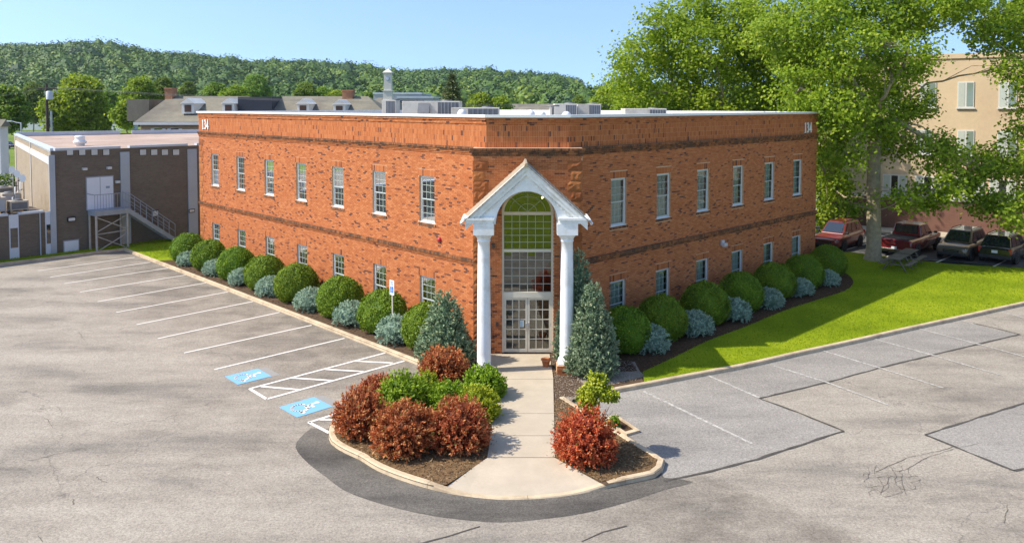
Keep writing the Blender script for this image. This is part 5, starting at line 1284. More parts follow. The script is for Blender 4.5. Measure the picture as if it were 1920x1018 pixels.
def car(name, front_or_rear, heading, paint, label, kind='suv', L=4.65, W=1.86, H=1.70, at='front', cat='car', rails=True, group='cars parked behind the lawn'):
    hd = Vector((heading.x, heading.y, 0)).normalized(); p = Vector(front_or_rear)
    c = p - hd * (L / 2) if at == 'front' else p + hd * (L / 2)
    r = empty(name, (c.x, c.y, .115), atan2(hd.y, hd.x), label, cat, group); h = L / 2; w = W / 2; bz = .58 * H
    mb = MB()
    if kind == 'suv':
        st = [(h, w * .74, .42, bz * .72), (h - .06, w * .88, .34, bz * .84), (h - .35, w * .97, .27, bz * .93), (h - 1.05, w, .24, bz * 1.0), (0, w * 1.01, .23, bz * 1.03), (-h + 1.0, w * 1.01, .24, bz * 1.06), (-h + .35, w * .98, .27, bz * 1.06), (-h + .08, w * .92, .33, bz * 1.02), (-h, w * .84, .42, bz * .92)]
        A, Bk, C_, D_ = h - 1.05, -h + .10, h - 1.85, -h + .62; zb = bz * 1.02; wb, wt = w * .86, w * .68
    else:
        st = [(h, w * .80, .50, bz * .80), (h - .08, w * .93, .38, bz * .96), (h - .4, w * .99, .32, bz * 1.02), (h - 1.25, w, .30, bz * 1.06), (0, w, .30, bz * 1.06), (-h + 2.0, w, .30, bz * 1.04), (-h + .25, w, .32, bz * 1.04), (-h + .04, w * .97, .40, bz * 1.02), (-h, w * .93, .50, bz * .98)]
        A, Bk, C_, D_ = h - 1.45, -h + 1.95, h - 2.2, -h + 2.15; zb = bz * 1.05; wb, wt = w * .88, w * .72
    loft(mb, st[::-1]); body = mb.build('body', paint, r)
    base = [Vector((Bk, -wb, zb)), Vector((A, -wb, zb)), Vector((A, wb, zb)), Vector((Bk, wb, zb))]; top = [Vector((D_, -wt, H)), Vector((C_, -wt, H)), Vector((C_, wt, H)), Vector((D_, wt, H))]
    cab = MB().hexa(base, top).build('cabin', paint, r, .06)
    # glass: windscreen, rear window, side windows
    quads = {'windscreen': [base[1], base[2], top[2], top[1]], 'rear_window': [base[3], base[0], top[0], top[3]]}
    for nm, q in quads.items():
        m2 = MB(); quadp(m2, inset_quad(q, .07, .93, .10 if nm == 'windscreen' else .22, .90), .022); m2.build(nm, CGL, cab)
    for q in ([base[0], base[1], top[1], top[0]], [base[2], base[3], top[3], top[2]]):
        cuts = ((.10, .36), (.39, .63), (.66, .90)) if kind == 'suv' else ((.09, .46), (.50, .90))
        for a0, a1 in cuts: m2 = MB(); quadp(m2, inset_quad(q, a0, a1, .14, .86), .022); m2.build('side_window', CGL, cab)
    R = .365 if kind == 'suv' else .40
    for x in (h - .92, -h + .98 if kind == 'suv' else -h + 1.15):
        for sg_ in (-1, 1):
            m2 = MB(); m2.lathe([(R + .075, 0), (R + .075, .03)], (0, 0, 0), 22); m2.v = [(x + a_, sg_ * (w * 1.0 - .012 + c3), R + b_) for a_, b_, c3 in m2.v]; m2.build('wheel_arch', BLK, r)
            wh = empty('wheel', (x, sg_ * (w - .085), R)); wh.parent = r
            m2 = MB(); m2.lathe([(R * .6, -.11), (R * .95, -.11), (R, -.08), (R, .08), (R * .95, .11), (R * .6, .11)], (0, 0, 0), 24); m2.v = [(a_, c3, b_) for a_, b_, c3 in m2.v]; m2.build('tyre', TYRE, wh)
            m2 = MB(); m2.lathe([(.02, .075), (R * .2, .09), (R * .22, .07)], (0, 0, 0), 14)
            for k in range(5):
                t = 2 * pi * k / 5; m2.box((cos(t) * R * .33, sin(t) * R * .33, .08), (R * .50, R * .17, .03), 0, t)
            m2.lathe([(R * .56, .07), (R * .64, .112), (R * .68, .10), (R * .66, .06)], (0, 0, 0), 22)
            m2.v = [(a_, sg_ * c3, b_) for a_, b_, c3 in m2.v]; m2.build('rim', RIM, wh)
    wf = st[1][1]; zl = st[1][3]
    for sg_ in (-1, 1):
        MB().box((h - .16, sg_ * wf * .80, zl - .10), (.20, wf * .36, .17)).build('headlight', LAMP, r, .03)
        MB().box((-h + .08, sg_ * w * .84, bz * .86), (.14, w * .20, .30)).build('taillight', TAIL, r, .03)
        MB().box((A - .12, sg_ * (w + .06), zb + .10), (.10, .20, .15)).build('mirror', BLK, r, .03)
        for x in (.25, -.85): MB().box((x, sg_ * (w * 1.0), bz * .80), (.20, .05, .035)).build('door_handle', paint if kind == 'suv' else CHROME, r)
        if rails and kind == 'suv': MB().tube([(C_ - .1, sg_ * wt * .9, H + .0), (C_ - .25, sg_ * wt * .9, H + .06), (D_ + .2, sg_ * wt * .9, H + .06), (D_ + .05, sg_ * wt * .9, H)], .022, 6).build('roof_rail', BLK, r)
    MB().box((h - .025, 0, zl * .74), (.09, wf * 1.10, .16)).build('grille', BLK, r, .02)
    MB().box((h - .02, 0, zl * .76), (.105, wf * .9, .03)).build('grille_bar', CHROME, r)
    MB().box((h - .06, 0, .42), (.16, W * .86, .20)).build('front_bumper', BLK, r, .04)
    MB().box((-h + .05, 0, .46), (.16, W * .90, .20)).build('rear_bumper', BLK if kind == 'suv' else CHROME, r, .04)
    MB().box((-h - .012 if kind == 'suv' else -h - .04, 0, bz * .80 if kind == 'suv' else .62), (.02, .31, .16)).build('licence_plate', PLATE, r)
    if kind == 'pickup':
        m2 = MB(); m2.bx(-h + .08, -h + 1.85, -w * .80, w * .80, bz * 1.03, bz * 1.075); m2.build('bed_cover', BLK, r)
        MB().box((-h - .008, 0, bz * .90), (.02, .34, .07)).build('tailgate_handle', BLK, r)
    return r
MAROON = M('maroon_paint', (0.20, 0.025, 0.018), 0.28, 0.06, 2, coat=1.0); WINE = M('wine_red_paint', (0.15, 0.014, 0.016), 0.25, 0.06, 2, coat=1.0)
TAN = M('bronze_paint', (0.15, 0.115, 0.078), 0.3, 0.06, 2, metal=.35, coat=1.0); NOIR = M('black_paint', (0.012, 0.014, 0.014), 0.2, 0.1, 2, coat=1.0)
car('parked_suv', G(1546, 471, .115) , -dR, MAROON, 'maroon boxy sport utility vehicle beside the brick office end, nose out', L=4.4, W=1.78, H=1.74)
car('parked_pickup', G(1676, 483, .115), dR, WINE, 'dark red pickup truck with covered bed beside the maple trunk', 'pickup', 5.7, 2.0, 1.88, 'rear', 'truck', False)
car('parked_suv', G(1782, 489, .115), -dR, TAN, 'bronze crossover parked nose out between the pickup and black car', L=4.6, W=1.84, H=1.68)
car('parked_suv', G(1864, 496, .115), dR, NOIR, 'black crossover parked tail out next to the bronze one', L=4.6, W=1.88, H=1.66, at='rear')
car('parked_car', G(-2, 279), Vector((1, -.25, 0)), M('plum_paint', (0.05, 0.02, 0.035), 0.3, 0.05, 2, coat=1.0), 'dark plum car on the side road behind the brown building', L=4.5, W=1.8, H=1.5, at='rear', rails=False, group='cars far behind the brown building')
rc = random.Random(9)
for i in range(9):
    x = 203 + i * 6.4; p = G(x, 220.5 + rc.uniform(-.6, .6))
    pc = [(0.55, .55, .55), (.7, .7, .7), (.06, .06, .07), (.3, .03, .03), (.08, .1, .2)][i % 5]
    nm = ['silver', 'white', 'black', 'red', 'navy'][i % 5]
    car('distant_car', p, Vector((.25, -1, 0)), M(nm + '_car_paint', pc, .3, .05, 2, coat=1.0), f'small {nm} car in the distant car park below the trees', L=4.5, W=1.8, H=1.5, rails=False, group='cars in the distant car park')
for i in range(5):
    p = G(36 + i * 9, 204.5 + .5 * (i % 2)); nm, pc = [('red', (.3, .03, .03)), ('white', (.7, .7, .7)), ('silver', (.55, .55, .55))][i % 3]
    car('distant_car', p, Vector((.6, -1, 0)), M(nm + '_car_paint', pc, .3, .05, 2, coat=1.0), f'tiny {nm} car beyond the far lawn by the utility pole', L=4.5, W=1.8, H=1.5, rails=False, group='cars beyond the far lawn')
# ================================================================== BROWN BRICK BUILDING ON THE LEFT
def brick_tex_mat(name, c1, c2, mo, scale, rot, rough=.9):
    m, n, l = newmat(name); v = coords(n, l, (1, 1, 1), rot)
    # wall-aligned coordinates: x along the wall, z up -> brick texture x,y
    sp = n.new('ShaderNodeSeparateXYZ'); l.new(v, sp.inputs[0]); cb = n.new('ShaderNodeCombineXYZ'); l.new(sp.outputs[0], cb.inputs[0]); l.new(sp.outputs[2], cb.inputs[1])
    b = n.new('ShaderNodeTexBrick'); l.new(cb.outputs[0], b.inputs['Vector']); b.inputs['Scale'].default_value = 1.0
    b.inputs['Brick Width'].default_value = .2032 * scale; b.inputs['Row Height'].default_value = .0677 * scale; b.inputs['Mortar Size'].default_value = .009 * scale; b.inputs['Bias'].default_value = 0
    b.inputs['Color1'].default_value = (*c1, 1); b.inputs['Color2'].default_value = (*c2, 1); b.inputs['Mortar'].default_value = (*mo, 1)
    c = mixc(n, l, math_(n, l, 'MULTIPLY', noise(n, l, coords(n, l, (1, 1, 3.0)), .5, 6, .7), .8), b.outputs['Color'], mixc(n, l, 1.0, b.outputs['Color'], (.55, .53, .5), 'MULTIPLY'))
    out(m.node_tree, pbsdf(n, l, c, rough, 0, .2)); return m
eF = Vector((0.660, 0.751, 0)); nF = Vector((0.751, -0.660, 0))
C0 = G(100, 479); C0.z = 0
FRT = Wall(C0, eF, nF)
ang = atan2(eF.y, eF.x)
BROWN = brick_tex_mat('brown_brick', (0.20, 0.162, 0.124), (0.15, 0.122, 0.096), (0.22, 0.185, 0.15), 1.0, (0, 0, -ang))
TANB = brick_tex_mat('tan_brick', (0.42, 0.33, 0.23), (0.36, 0.28, 0.19), (0.45, 0.38, 0.29), 1.6, (0, 0, -2.2))
PILA = M('pilaster_metal', (0.36, 0.40, 0.44), 0.5, 0.08, 1.0); FLASH = M('flashing_grey', (0.50, 0.53, 0.56), 0.5, 0.08, 1.5)
WDOOR = M('white_door_paint', (0.66, 0.69, 0.74), 0.5, 0.03); STEEL = M('painted_steel', (0.27, 0.30, 0.33), 0.5, 0.15, 3); GALV = M('galvanised_steel', (0.36, 0.34, 0.30), 0.5, 0.2, 4)
GRVR = M('gravel_roof', (0.37, 0.265, 0.20), 0.95, 0.35, 0.5, dirt=(0.52, 0.40, 0.32), dscale=.12)
brown = empty('brown_brick_building', (0, 0, 0), 0, 'flat-roofed brown brick building with outside stair and grey pilasters', 'building')
ZB = 6.62; LF = 11.2
CLf = Vector((-48.4, 76.0, 0)); CBk = CLf + Vector((26, 16, 0)); CR = FRT.p(LF, 0, 0)
mb = MB()
mb.add([FRT.p(0, 0, 0), FRT.p(LF, 0, 0), FRT.p(LF, 0, ZB), FRT.p(0, 0, ZB)], [(0, 1, 2, 3)], 0)
mb.add([(CLf.x, CLf.y, 0), (C0.x, C0.y, 0), (C0.x, C0.y, ZB), (CLf.x, CLf.y, ZB)], [(0, 1, 2, 3)], 1)
mb.add([(CR.x, CR.y, 0), (CBk.x, CBk.y, 0), (CBk.x, CBk.y, ZB), (CR.x, CR.y, ZB)], [(0, 1, 2, 3)], 0)
mb.add([(CBk.x, CBk.y, 0), (CLf.x, CLf.y, 0), (CLf.x, CLf.y, ZB), (CBk.x, CBk.y, ZB)], [(0, 1, 2, 3)], 0)
mb.build('wall', [BROWN, TANB], brown)
MB().sheet([(p.x, p.y) for p in (C0, CR, CBk, CLf)], ZB - .12).build('roof', GRVR, brown)
def fslab(name, mat, u0, u1, w0, w1, z0, z1, par=None):
    m_ = MB(); slab(m_, FRT, u0, u1, w0, w1, z0, z1); return m_.build(name, mat, par or brown)
def fu(x, y):                        # wall coordinates of a pixel
    r_ = ray(x, y); t = (C0.x * nF.x + C0.y * nF.y) / (r_.x * nF.x + r_.y * nF.y); p = r_ * t
    return (Vector((p.x, p.y, 0)) - C0).dot(eF), CAMH + p.z
for x0, x1 in ((92, 103), (226, 243), (352, 369)):
    a_, b_ = fu(x0, 350)[0], fu(x1, 350)[0]; fslab('pilaster', PILA, a_, b_, .002, .10, .0, ZB - .25)
edges = [fu(103, 300)[0], fu(226, 300)[0], fu(243, 300)[0], fu(352, 300)[0], fu(369, 300)[0], LF]
for a_, b_ in ((edges[0], edges[1]), (edges[2], edges[3]), (edges[4], edges[5])): fslab('coping', FLASH, a_, b_, -.3, .06, ZB + .002, ZB + .16)
# back and side parapets
def edge_wall(p, q, z0, z1, th, mat, name):
    t = (q - p).normalized(); nn = Vector((-t.y, t.x, 0)) * th
    MB().hexa([(v.x, v.y, z0) for v in (p, q, q + nn, p + nn)], [(v.x, v.y, z1) for v in (p, q, q + nn, p + nn)]).build(name, mat, brown)
edge_wall(C0 + (CLf - C0).normalized() * .35, CLf, ZB - .1, ZB + .16, -.35, FLASH, 'coping')
for k in range(3): edge_wall(CLf.lerp(CBk, k / 3 + .005), CLf.lerp(CBk, (k + 1) / 3 - .03), ZB - .1, ZB + .28, -.25, FLASH, 'coping')
edge_wall(CBk, CR, ZB - .1, ZB + .2, -.5, M('white_membrane', (.72, .72, .72), .7, .05), 'coping')
# pale band and downpipes on the side wall
sd_ = (CLf - C0).normalized(); sn = Vector((-sd_.y, sd_.x, 0)); SIDE = Wall(C0, sd_, sn)
for u0, u1, z0, z1 in ((.4, 14.2, ZB - .9, ZB - .45), (14.8, 31, ZB - .9, ZB - .45), (14.3, 14.6, 0, ZB), (.15, .38, 0, ZB), (30.5, 30.9, 0, ZB)):
    m_ = MB(); slab(m_, SIDE, u0, u1, .002, .06, z0, z1); m_.build('band', M('pale_band', (.62, .58, .52), .6, .08), brown)
for xs_ in ((125, 148, 171, 193), (262, 283, 303, 324)):
    for x in xs_:
        a_, z1 = fu(x, 281); b_, z0 = fu(x + 11.5, 290); v_ = fslab('vent', M('vent_frame', (.05, .045, .04), .8, .1), a_ - .03, b_ + .03, .002, .03, z0 - .05, z1 + .03)
        fslab('vent_panel', M('vent_panel_white', (.55, .55, .52), .7, .12, 4), a_, b_, .031, .05, z0 - .02, z1, v_)
a_, zt_ = fu(162, 334); b_, zbm = fu(212, 390)
fr = fslab('door', STEEL, a_ - .06, b_ + .06, .002, .05, zbm, zt_ + .07); mid = (a_ + b_) / 2
fslab('door_leaf', WDOOR, a_, mid - .02, .051, .08, zbm, zt_, fr); fslab('door_leaf', WDOOR, mid + .02, b_, .051, .08, zbm, zt_, fr)
fslab('door_notice', M('print_grey', (.25, .33, .40)), mid + .35, mid + .6, .081, .085, zbm + 1.35, zbm + 1.5, fr)
a_, zt_ = fu(120, 453); b_, _ = fu(147, 476); hat = fslab('hatch', STEEL, a_ - .06, b_ + .06, .002, .04, .1, zt_ + .06); fslab('hatch_leaf', WDOOR, a_, b_, .041, .07, .12, zt_, hat)
for x, y, w_, h_, dark in ((133, 411, .38, .18, 0), (290, 400, .36, .34, 0), (358, 395, .34, .16, 1)):
    u, z_ = fu(x, y); f_ = fslab('wall_light', BLK, u - w_ / 2 - .05, u + w_ / 2 + .05, .102 if dark else .002, .15, z_ - h_ / 2 - .05, z_ + h_ / 2 + .05); fslab('lens', M('lens_white', (.6, .6, .57), .4, .05), u - w_ / 2, u + w_ / 2, .151, .18, z_ - h_ / 2, z_ + h_ / 2, f_)
for x, y in ((157, 317), (203, 315), (219, 341)):
    u, z_ = fu(x, y); fslab('camera', M('lens_white', (.6, .6, .57)), u - .12, u + .12, .002, .30, z_ - .07, z_ + .08)
# outside stair: landing on braced posts, railed flight down to the grass
stair = empty('outside_stair', FRT.p(0, 0, .12), 0, 'grey steel outside stair with railed landing on cross-braced posts', 'stair')
def sp_(u, w, z): return FRT.p(u, w, z) - stair.location
u0, zl = fu(163, 392); u1, _ = fu(226, 392); zl -= .05; wd_ = 1.35
def sbox(name, mat, ua, ub, wa, wb, za, zb_, par=None):
    m_ = MB(); m_.hexa([sp_(ua, wa, za), sp_(ub, wa, za), sp_(ub, wb, za), sp_(ua, wb, za)], [sp_(ua, wa, zb_), sp_(ub, wa, zb_), sp_(ub, wb, zb_), sp_(ua, wb, zb_)]); return m_.build(name, mat, par or stair)
sbox('landing', STEEL, u0, u1, .105, wd_, zl - .32, zl)
for u in (u0 + .08, u1 - .08):
    for w_ in (.2, wd_ - .08): MB().tube([sp_(u, w_, 0), sp_(u, w_, zl - .32)], .075, 8).build('post', GALV, stair)
zm_ = (zl - .32) * .5
for (ua, za), (ub, zb_) in (((u0 + .08, zl - .4), (u1 - .08, zm_ + .15)), ((u0 + .08, zm_ + .15), (u1 - .08, zl - .4)), ((u0 + .08, zm_), (u1 - .08, zm_ + .08)), ((u0 + .08, zm_ - .1), (u1 - .08, .08)), ((u0 + .08, .08), (u1 - .08, zm_ - .1))):
    MB().tube([sp_(ua, wd_ - .08, za), sp_(ub, wd_ - .08, zb_)], .035, 6).build('brace', GALV, stair)
ue, _ = fu(313, 462); zE = .1
for w_ in (.35, wd_ - .05):
    m_ = MB(); m_.hexa([sp_(u1, w_ - .03, zl - .34), sp_(ue, w_ - .03, zE - .08), sp_(ue, w_ + .03, zE - .08), sp_(u1, w_ + .03, zl - .34)], [sp_(u1, w_ - .03, zl + .02), sp_(ue, w_ - .03, zE + .25), sp_(ue, w_ + .03, zE + .25), sp_(u1, w_ + .03, zl + .02)]); m_.build('stringer', STEEL, stair)
    m_ = MB(); m_.tube([sp_(u1, w_, zl + 1.05), sp_(ue, w_, zE + 1.2)], .025, 6); m_.tube([sp_(u1, w_, zl + .55), sp_(ue, w_, zE + .7)], .018, 6)
    for k in range(9): t = k / 8; u = u1 + (ue - u1) * t; zz_ = zl + (zE - zl) * t; m_.tube([sp_(u, w_, zz_ + .1), sp_(u, w_, zz_ + 1.08 + .12 * t)], .016, 5)
    m_.build('flight_rail', STEEL, stair)
for k in range(14):
    t = (k + .5) / 14; u = u1 + (ue - u1) * t; z_ = zl + (zE - zl) * t; sbox('tread', STEEL, u - .13, u + .13, .38, wd_ - .08, z_ + .02, z_ + .06)
m_ = MB(); m_.tube([sp_(u0, wd_ - .05, zl + 1.05), sp_(u1, wd_ - .05, zl + 1.05)], .025, 6); m_.tube([sp_(u0, .15, zl + 1.05), sp_(u0, wd_ - .05, zl + 1.05)], .025, 6)
for k in range(13): u = u0 + (u1 - u0) * k / 12; m_.tube([sp_(u, wd_ - .05, zl), sp_(u, wd_ - .05, zl + 1.05)], .014, 5)
m_.build('landing_rail', STEEL, stair)
# single-storey annexe with roof machinery
ann = empty('brown_annexe', (0, 0, 0), 0, 'low brown brick annexe with dark slot windows and white panels', 'building')
ZA = 2.78; AL = 22.0
m_ = MB(); slab(m_, FRT, -AL, -.001, -16, .0, 0, ZA); m_.build('wall', BROWN, ann)
for k, (ua, ub) in enumerate(((-AL, fu(17, 450)[0] - .02), (fu(35, 450)[0] + .02, fu(84, 450)[0] - .02))):
    m_ = MB(); slab(m_, FRT, ua, ub, -.3, .06, ZA + .001, ZA + .14); m_.build('coping', FLASH, ann)
for x0, x1 in ((17, 35), (85, 104)):
    ua, ub = fu(x0, 440)[0], fu(x1, 440)[0]; m_ = MB(); slab(m_, FRT, ua, ub, .004, .05, .1, ZA + .05); p_ = m_.build('window_panel', M('panel_bluewhite', (.55, .60, .66), .5, .06), ann)
    m_ = MB(); slab(m_, FRT, ua + .06, ub - .06, .051, .07, .80, 2.0); m_.build('pane', CGL, p_)
ua = fu(75, 440)[0]; m_ = MB(); m_.tube([FRT.p(ua, .08, .1), FRT.p(ua, .08, ZA)], .04, 8); m_.build('downpipe', PILA, ann)
ru = random.Random(14)
for j in range(6):
    for i in range(3):
        p_ = FRT.p(-1.15 - i * 1.22 - (.5 if j < 2 else 0), -.95 - j * 1.5, ZA); s = (1.02, .85, .80 + .3 * ((i + j) % 2) + .07 * j)
        un = empty('condenser_unit', p_, ang, f'beige condenser unit in the {rnk[j]} row back from the annexe eave', 'air conditioner', 'condensers on the annexe roof')
        MB().bx(-s[0] / 2, s[0] / 2, -s[1] / 2, s[1] / 2, .22, s[2]).build('cabinet', M('unit_tan', (.42, .36, .27), .6, .12, 2, dirt=(.28, .22, .15)), un, .02)
        MB().bx(-s[0] / 2 + .08, s[0] / 2 - .08, -s[1] / 2 - .012, -s[1] / 2 - .002, .30, s[2] - .10).build('grille', RTD if (i + j) % 3 == 0 else RTG, un)
        for x in (-.45, .45): MB().bx(x - .06, x + .06, -.5, .5, 0, .22).build('skid', M('skid_wood', (.45, .30, .17), .9, .2), un)
        MB().lathe([(.3, 0), (.3, .06), (.04, .09)], (0, 0, s[2]), 14).build('fan_guard', RTD, un)
pipes = empty('roof_pipes', FRT.p(-1.0, -1.0, ZA), ang, 'tangle of refrigerant pipes on the annexe roof against the tan wall', 'pipes')
for k in range(7):
    x = -.9 + k * .22; y = k * .5; h = ru.uniform(.9, 1.9); MB().tube([(x - .8, y - .6, 0.05), (x, y, .35), (x, y, h), (x + .25, y + .2, h + .05)], .04, 7).build('pipe', M('pipe_dark', (.10, .08, .07), .7, .2) if k % 2 else FLASH, pipes)
for k in range(3):
    d_ = AT(24 + k * 10, 318 + k * 8, 54.5 - k * 2.2); dn = empty('satellite_dish', (d_.x, d_.y, ZA), 0, ['grey satellite dish on the annexe roof standing farthest from the eave', 'grey satellite dish on the annexe roof between two other dishes', 'grey satellite dish on the annexe roof nearest the pipe tangle'][k], 'satellite dish', 'dishes on the annexe roof')
    MB().tube([(0, 0, 0), (0, 0, d_.z - ZA)], .035, 6).build('mast', GALV, dn)
    m2 = MB().lathe([(.02, 0), (.13, .02), (.22, .06), (.25, .09)], (0, 0, 0), 16); m2.v = [(x * .9 + z * .3, -z - .05, d_.z - ZA + y) for x, y, z in m2.v]; m2.build('dish', FLASH, dn)
hp = FRT.p(6.4, -6.5, ZB - .12); hp = AT(150, 272, 58.0); v = empty('roof_vent', (hp.x, hp.y, ZB - .12), 0, 'squat white turbine vent on the brown gravel roof', 'vent')
MB().lathe([(.32, 0), (.32, .18), (.46, .22), (.46, .34), (.34, .40), (.34, .62), (.36, .64), (.30, .74), (.03, .78)], (0, 0, 0), 18).build('turbine', COP, v)

# ================================================================== TAN HIP-ROOFED BUILDING, TOWER AND OTHER FAR BUILDINGS
SHG = M('grey_brown_shingle', (0.20, 0.178, 0.130), 0.95, 0.25, .35, bmp=.3, dirt=(0.10, 0.085, 0.07), dscale=.12); CHIM = M('chimney_brick', (0.36, 0.17, 0.09), .9, .25, 2); TANW = M('tan_brick_wall', (0.36, 0.26, 0.16), .9, .15, 1.0)
FWHITE = M('far_white_trim', (.68, .66, .60), .6, .08, 1)
hip = empty('hip_roofed_hall', (0, 0, 0), 0, 'long tan brick hall with grey hip roof, dormers and chimneys', 'building')
YH_ = 92.0
eave = AT(252, 229, YH_).z; e0 = AT(252, 229, YH_).x; ridge = AT(318, 181, YH_ + 7).z; r0 = AT(318, 181, YH_ + 7).x; r1 = AT(690, 181, YH_ + 7).x; e1 = AT(740, 229, YH_).x
cut0, cut1 = AT(469, 181, YH_ + 7).x, AT(530, 181, YH_ + 7).x
MB().bx(e0 + .5, e1 - .5, YH_ + .5, YH_ + 13.5, 0, eave - .02).build('wall', TANW, hip)
def roofpiece(xa, xb, xa2, xb2, name, mat):
    y0, y1, yr = YH_, YH_ + 14, YH_ + 7
    MB().add([(xa, y0, eave), (xb, y0, eave), (xb, y1, eave), (xa, y1, eave), (xa2, yr, ridge), (xb2, yr, ridge)], [(0, 1, 5, 4), (2, 3, 4, 5), (3, 0, 4), (1, 2, 5), (3, 2, 1, 0)]).build(name, mat, hip)
roofpiece(e0, cut0, r0, cut0, 'roof', SHG); roofpiece(cut1, e1, cut1, r1, 'roof', SHG)
MB().bx(cut0 + .01, cut1 - .01, YH_ + 2.5, YH_ + 8, eave, ridge - .1).build('dark_link', M('dark_screen', (.03, .035, .05), .7, .1), hip)
MB().bx(e0 - .1, e1 + .1, YH_ - .1, YH_ + .15, eave - .35, eave - .03).build('fascia', FWHITE, hip)
for xa, xb, yt in ((352, 0, 186), (428, 0, 186), (568, 0, 187), (636, 0, 188)):
    pc = AT(xa, yt, YH_ + 1.6); w_ = .72; zb_ = pc.z - 1.75; d = empty('dormer', (pc.x, YH_ + 1.6, zb_)); d.parent = hip
    MB().bx(-w_, w_, 0, 3, 0, 1.25).build('cheek', FWHITE, d)
    MB().add([(-w_ - .15, -.15, 1.2), (w_ + .15, -.15, 1.2), (0, -.15, 1.85), (-w_ - .15, 4, 1.2), (w_ + .15, 4, 1.2), (0, 4, 1.85)], [(0, 1, 2), (0, 2, 5, 3), (1, 4, 5, 2)]).build('dormer_roof', FWHITE, d)
    MB().bx(-.4, .4, -.04, -.01, .2, 1.05).build('window', M('brown_shutter', (.10, .05, .03), .6, .2), d)
for x0, x1, yt in ((311, 325, 165), (643, 662, 169)):
    a_ = AT(x0, yt, YH_ + 6.6); b_ = AT(x1, yt, YH_ + 6.6); ch = MB().bx(a_.x, b_.x, YH_ + 6.2, YH_ + 7.6, ridge - 1.2, a_.z - .2).build('chimney', CHIM, hip); MB().bx(a_.x - .06, b_.x + .06, YH_ + 6.1, YH_ + 7.7, a_.z - .2, a_.z).build('chimney_cap', CHIM, ch)
a_ = AT(266, 187, YH_ + 9); b_ = AT(306, 187, YH_ + 9)
MB().bx(a_.x, b_.x, YH_ + 5, YH_ + 16, eave, a_.z).build('rear_wing', SHG, hip)
for x in (297, 328):
    p_ = AT(x, 244, YH_ + .5); w_ = MB().bx(p_.x - .45, p_.x + .45, YH_ + .44, YH_ + .49, p_.z - 1.2, p_.z + .2).build('window', CGL, hip)
    for sg_ in (-1, 1): MB().bx(p_.x + sg_ * .66 - .2, p_.x + sg_ * .66 + .2, YH_ + .42, YH_ + .49, p_.z - 1.2, p_.z + .2).build('shutter', FWHITE, w_)
    MB().lathe([(.02, 0), (.5, .0), (.5, .04)], (0, 0, 0), 16).build('fanlight', FWHITE, w_).location = (p_.x, YH_ + .43, p_.z + .2)
# clock tower
tw = empty('clock_tower', (AT(728, 200, 118).x, 118, 0), 0, 'white stepped clock tower with pyramid roof beyond the hall', 'tower')
CT = M('tower_white', (.60, .57, .48), .6, .06, 1)
def twz(y): return AT(728, y, 118).z
def tww(px): return px * 118 / FPX / 2
for nm, hw, y0, y1 in (('base_stage', tww(20), 300, 190), ('base_cornice', tww(25), 190, 188.6), ('lower_stage', tww(16.5), 188.6, 171.5), ('lower_cornice', tww(19), 171.5, 170), ('belfry', tww(14.5), 170, 157), ('clock_stage', tww(14), 157, 138), ('upper_cornice', tww(18), 138, 136.6)):
    z0 = 0 if y0 > 250 else twz(y0) + .001; MB().bx(-hw, hw, -hw, hw, z0, twz(y1)).build(nm, CT, tw)
hw = tww(18); MB().add([(-hw, -hw, twz(136.5)), (hw, -hw, twz(136.5)), (hw, hw, twz(136.5)), (-hw, hw, twz(136.5)), (0, 0, twz(128.5))], [(0, 1, 4), (1, 2, 4), (2, 3, 4), (3, 0, 4), (3, 2, 1, 0)]).build('pyramid_roof', CT, tw)
m2 = MB().lathe([(.33, 0), (.33, .04)], (0, 0, 0), 24); m2.v = [(x, -tww(14) - .01 - z, twz(148) + y) for x, y, z in m2.v]; cf = m2.build('clock_face', M('clock_grey', (.42, .46, .55), .5, .05), tw)
m2 = MB().lathe([(.22, 0), (.22, .03)], (0, 0, 0), 24); m2.v = [(x, -tww(14) - .055 - z, twz(148) + y) for x, y, z in m2.v]; m2.build('clock_dial', M('clock_pale', (.62, .64, .68), .5, .05), cf)
MB().tube([(0, -tww(14) - .10, twz(148)), (.06, -tww(14) - .10, twz(148) + .15)], .012, 5).build('clock_hand', BLK, cf)
# other far roofs
def far_block(name, x0, x1, yt, yb, Y, dep, mat, label, roof=None, group=None):
    a_, b_ = AT(x0, yt, Y), AT(x1, yt, Y); t = empty(name, ((a_.x + b_.x) / 2, Y, 0), 0, label, 'building', group); w_ = (b_.x - a_.x) / 2
    MB().bx(-w_, w_, 0, dep, 0, a_.z).build('wall', mat, t)
    if roof == 'gable':
        z_ = AT(x0, yt - (yb or 8), Y).z; MB().add([(-w_ - .3, -.3, a_.z), (w_ + .3, -.3, a_.z), (w_ + .3, dep + .3, a_.z), (-w_ - .3, dep + .3, a_.z), (-w_ - .3, dep / 2, z_), (w_ + .3, dep / 2, z_)], [(0, 1, 5, 4), (2, 3, 4, 5), (3, 0, 4), (1, 2, 5)]).build('roof', SHG, t)
    elif roof == 'hip':
        z_ = AT(x0, yt - (yb or 8), Y).z; MB().add([(-w_ - .3, -.3, a_.z), (w_ + .3, -.3, a_.z), (w_ + .3, dep + .3, a_.z), (-w_ - .3, dep + .3, a_.z), (-w_ * .4, dep / 2, z_), (w_ * .4, dep / 2, z_)], [(0, 1, 5, 4), (2, 3, 4, 5), (3, 0, 4), (1, 2, 5)]).build('roof', SHG, t)
    else: MB().bx(-w_ - .1, w_ + .1, -.1, dep + .1, a_.z + .001, a_.z + .35).build('parapet', FLASH, t)
    return t, a_, b_, w_
far_block('hipped_house', 672, 745, 209, 26, 126, 16, TANW, 'small hip-roofed block below the clock tower', 'hip')
t, a_, b_, w_ = far_block('flat_office', 700, 790, 177, 0, 170, 20, M('far_concrete', (.36, .36, .36), .8, .1, .5), 'pale flat office block behind the clock tower')
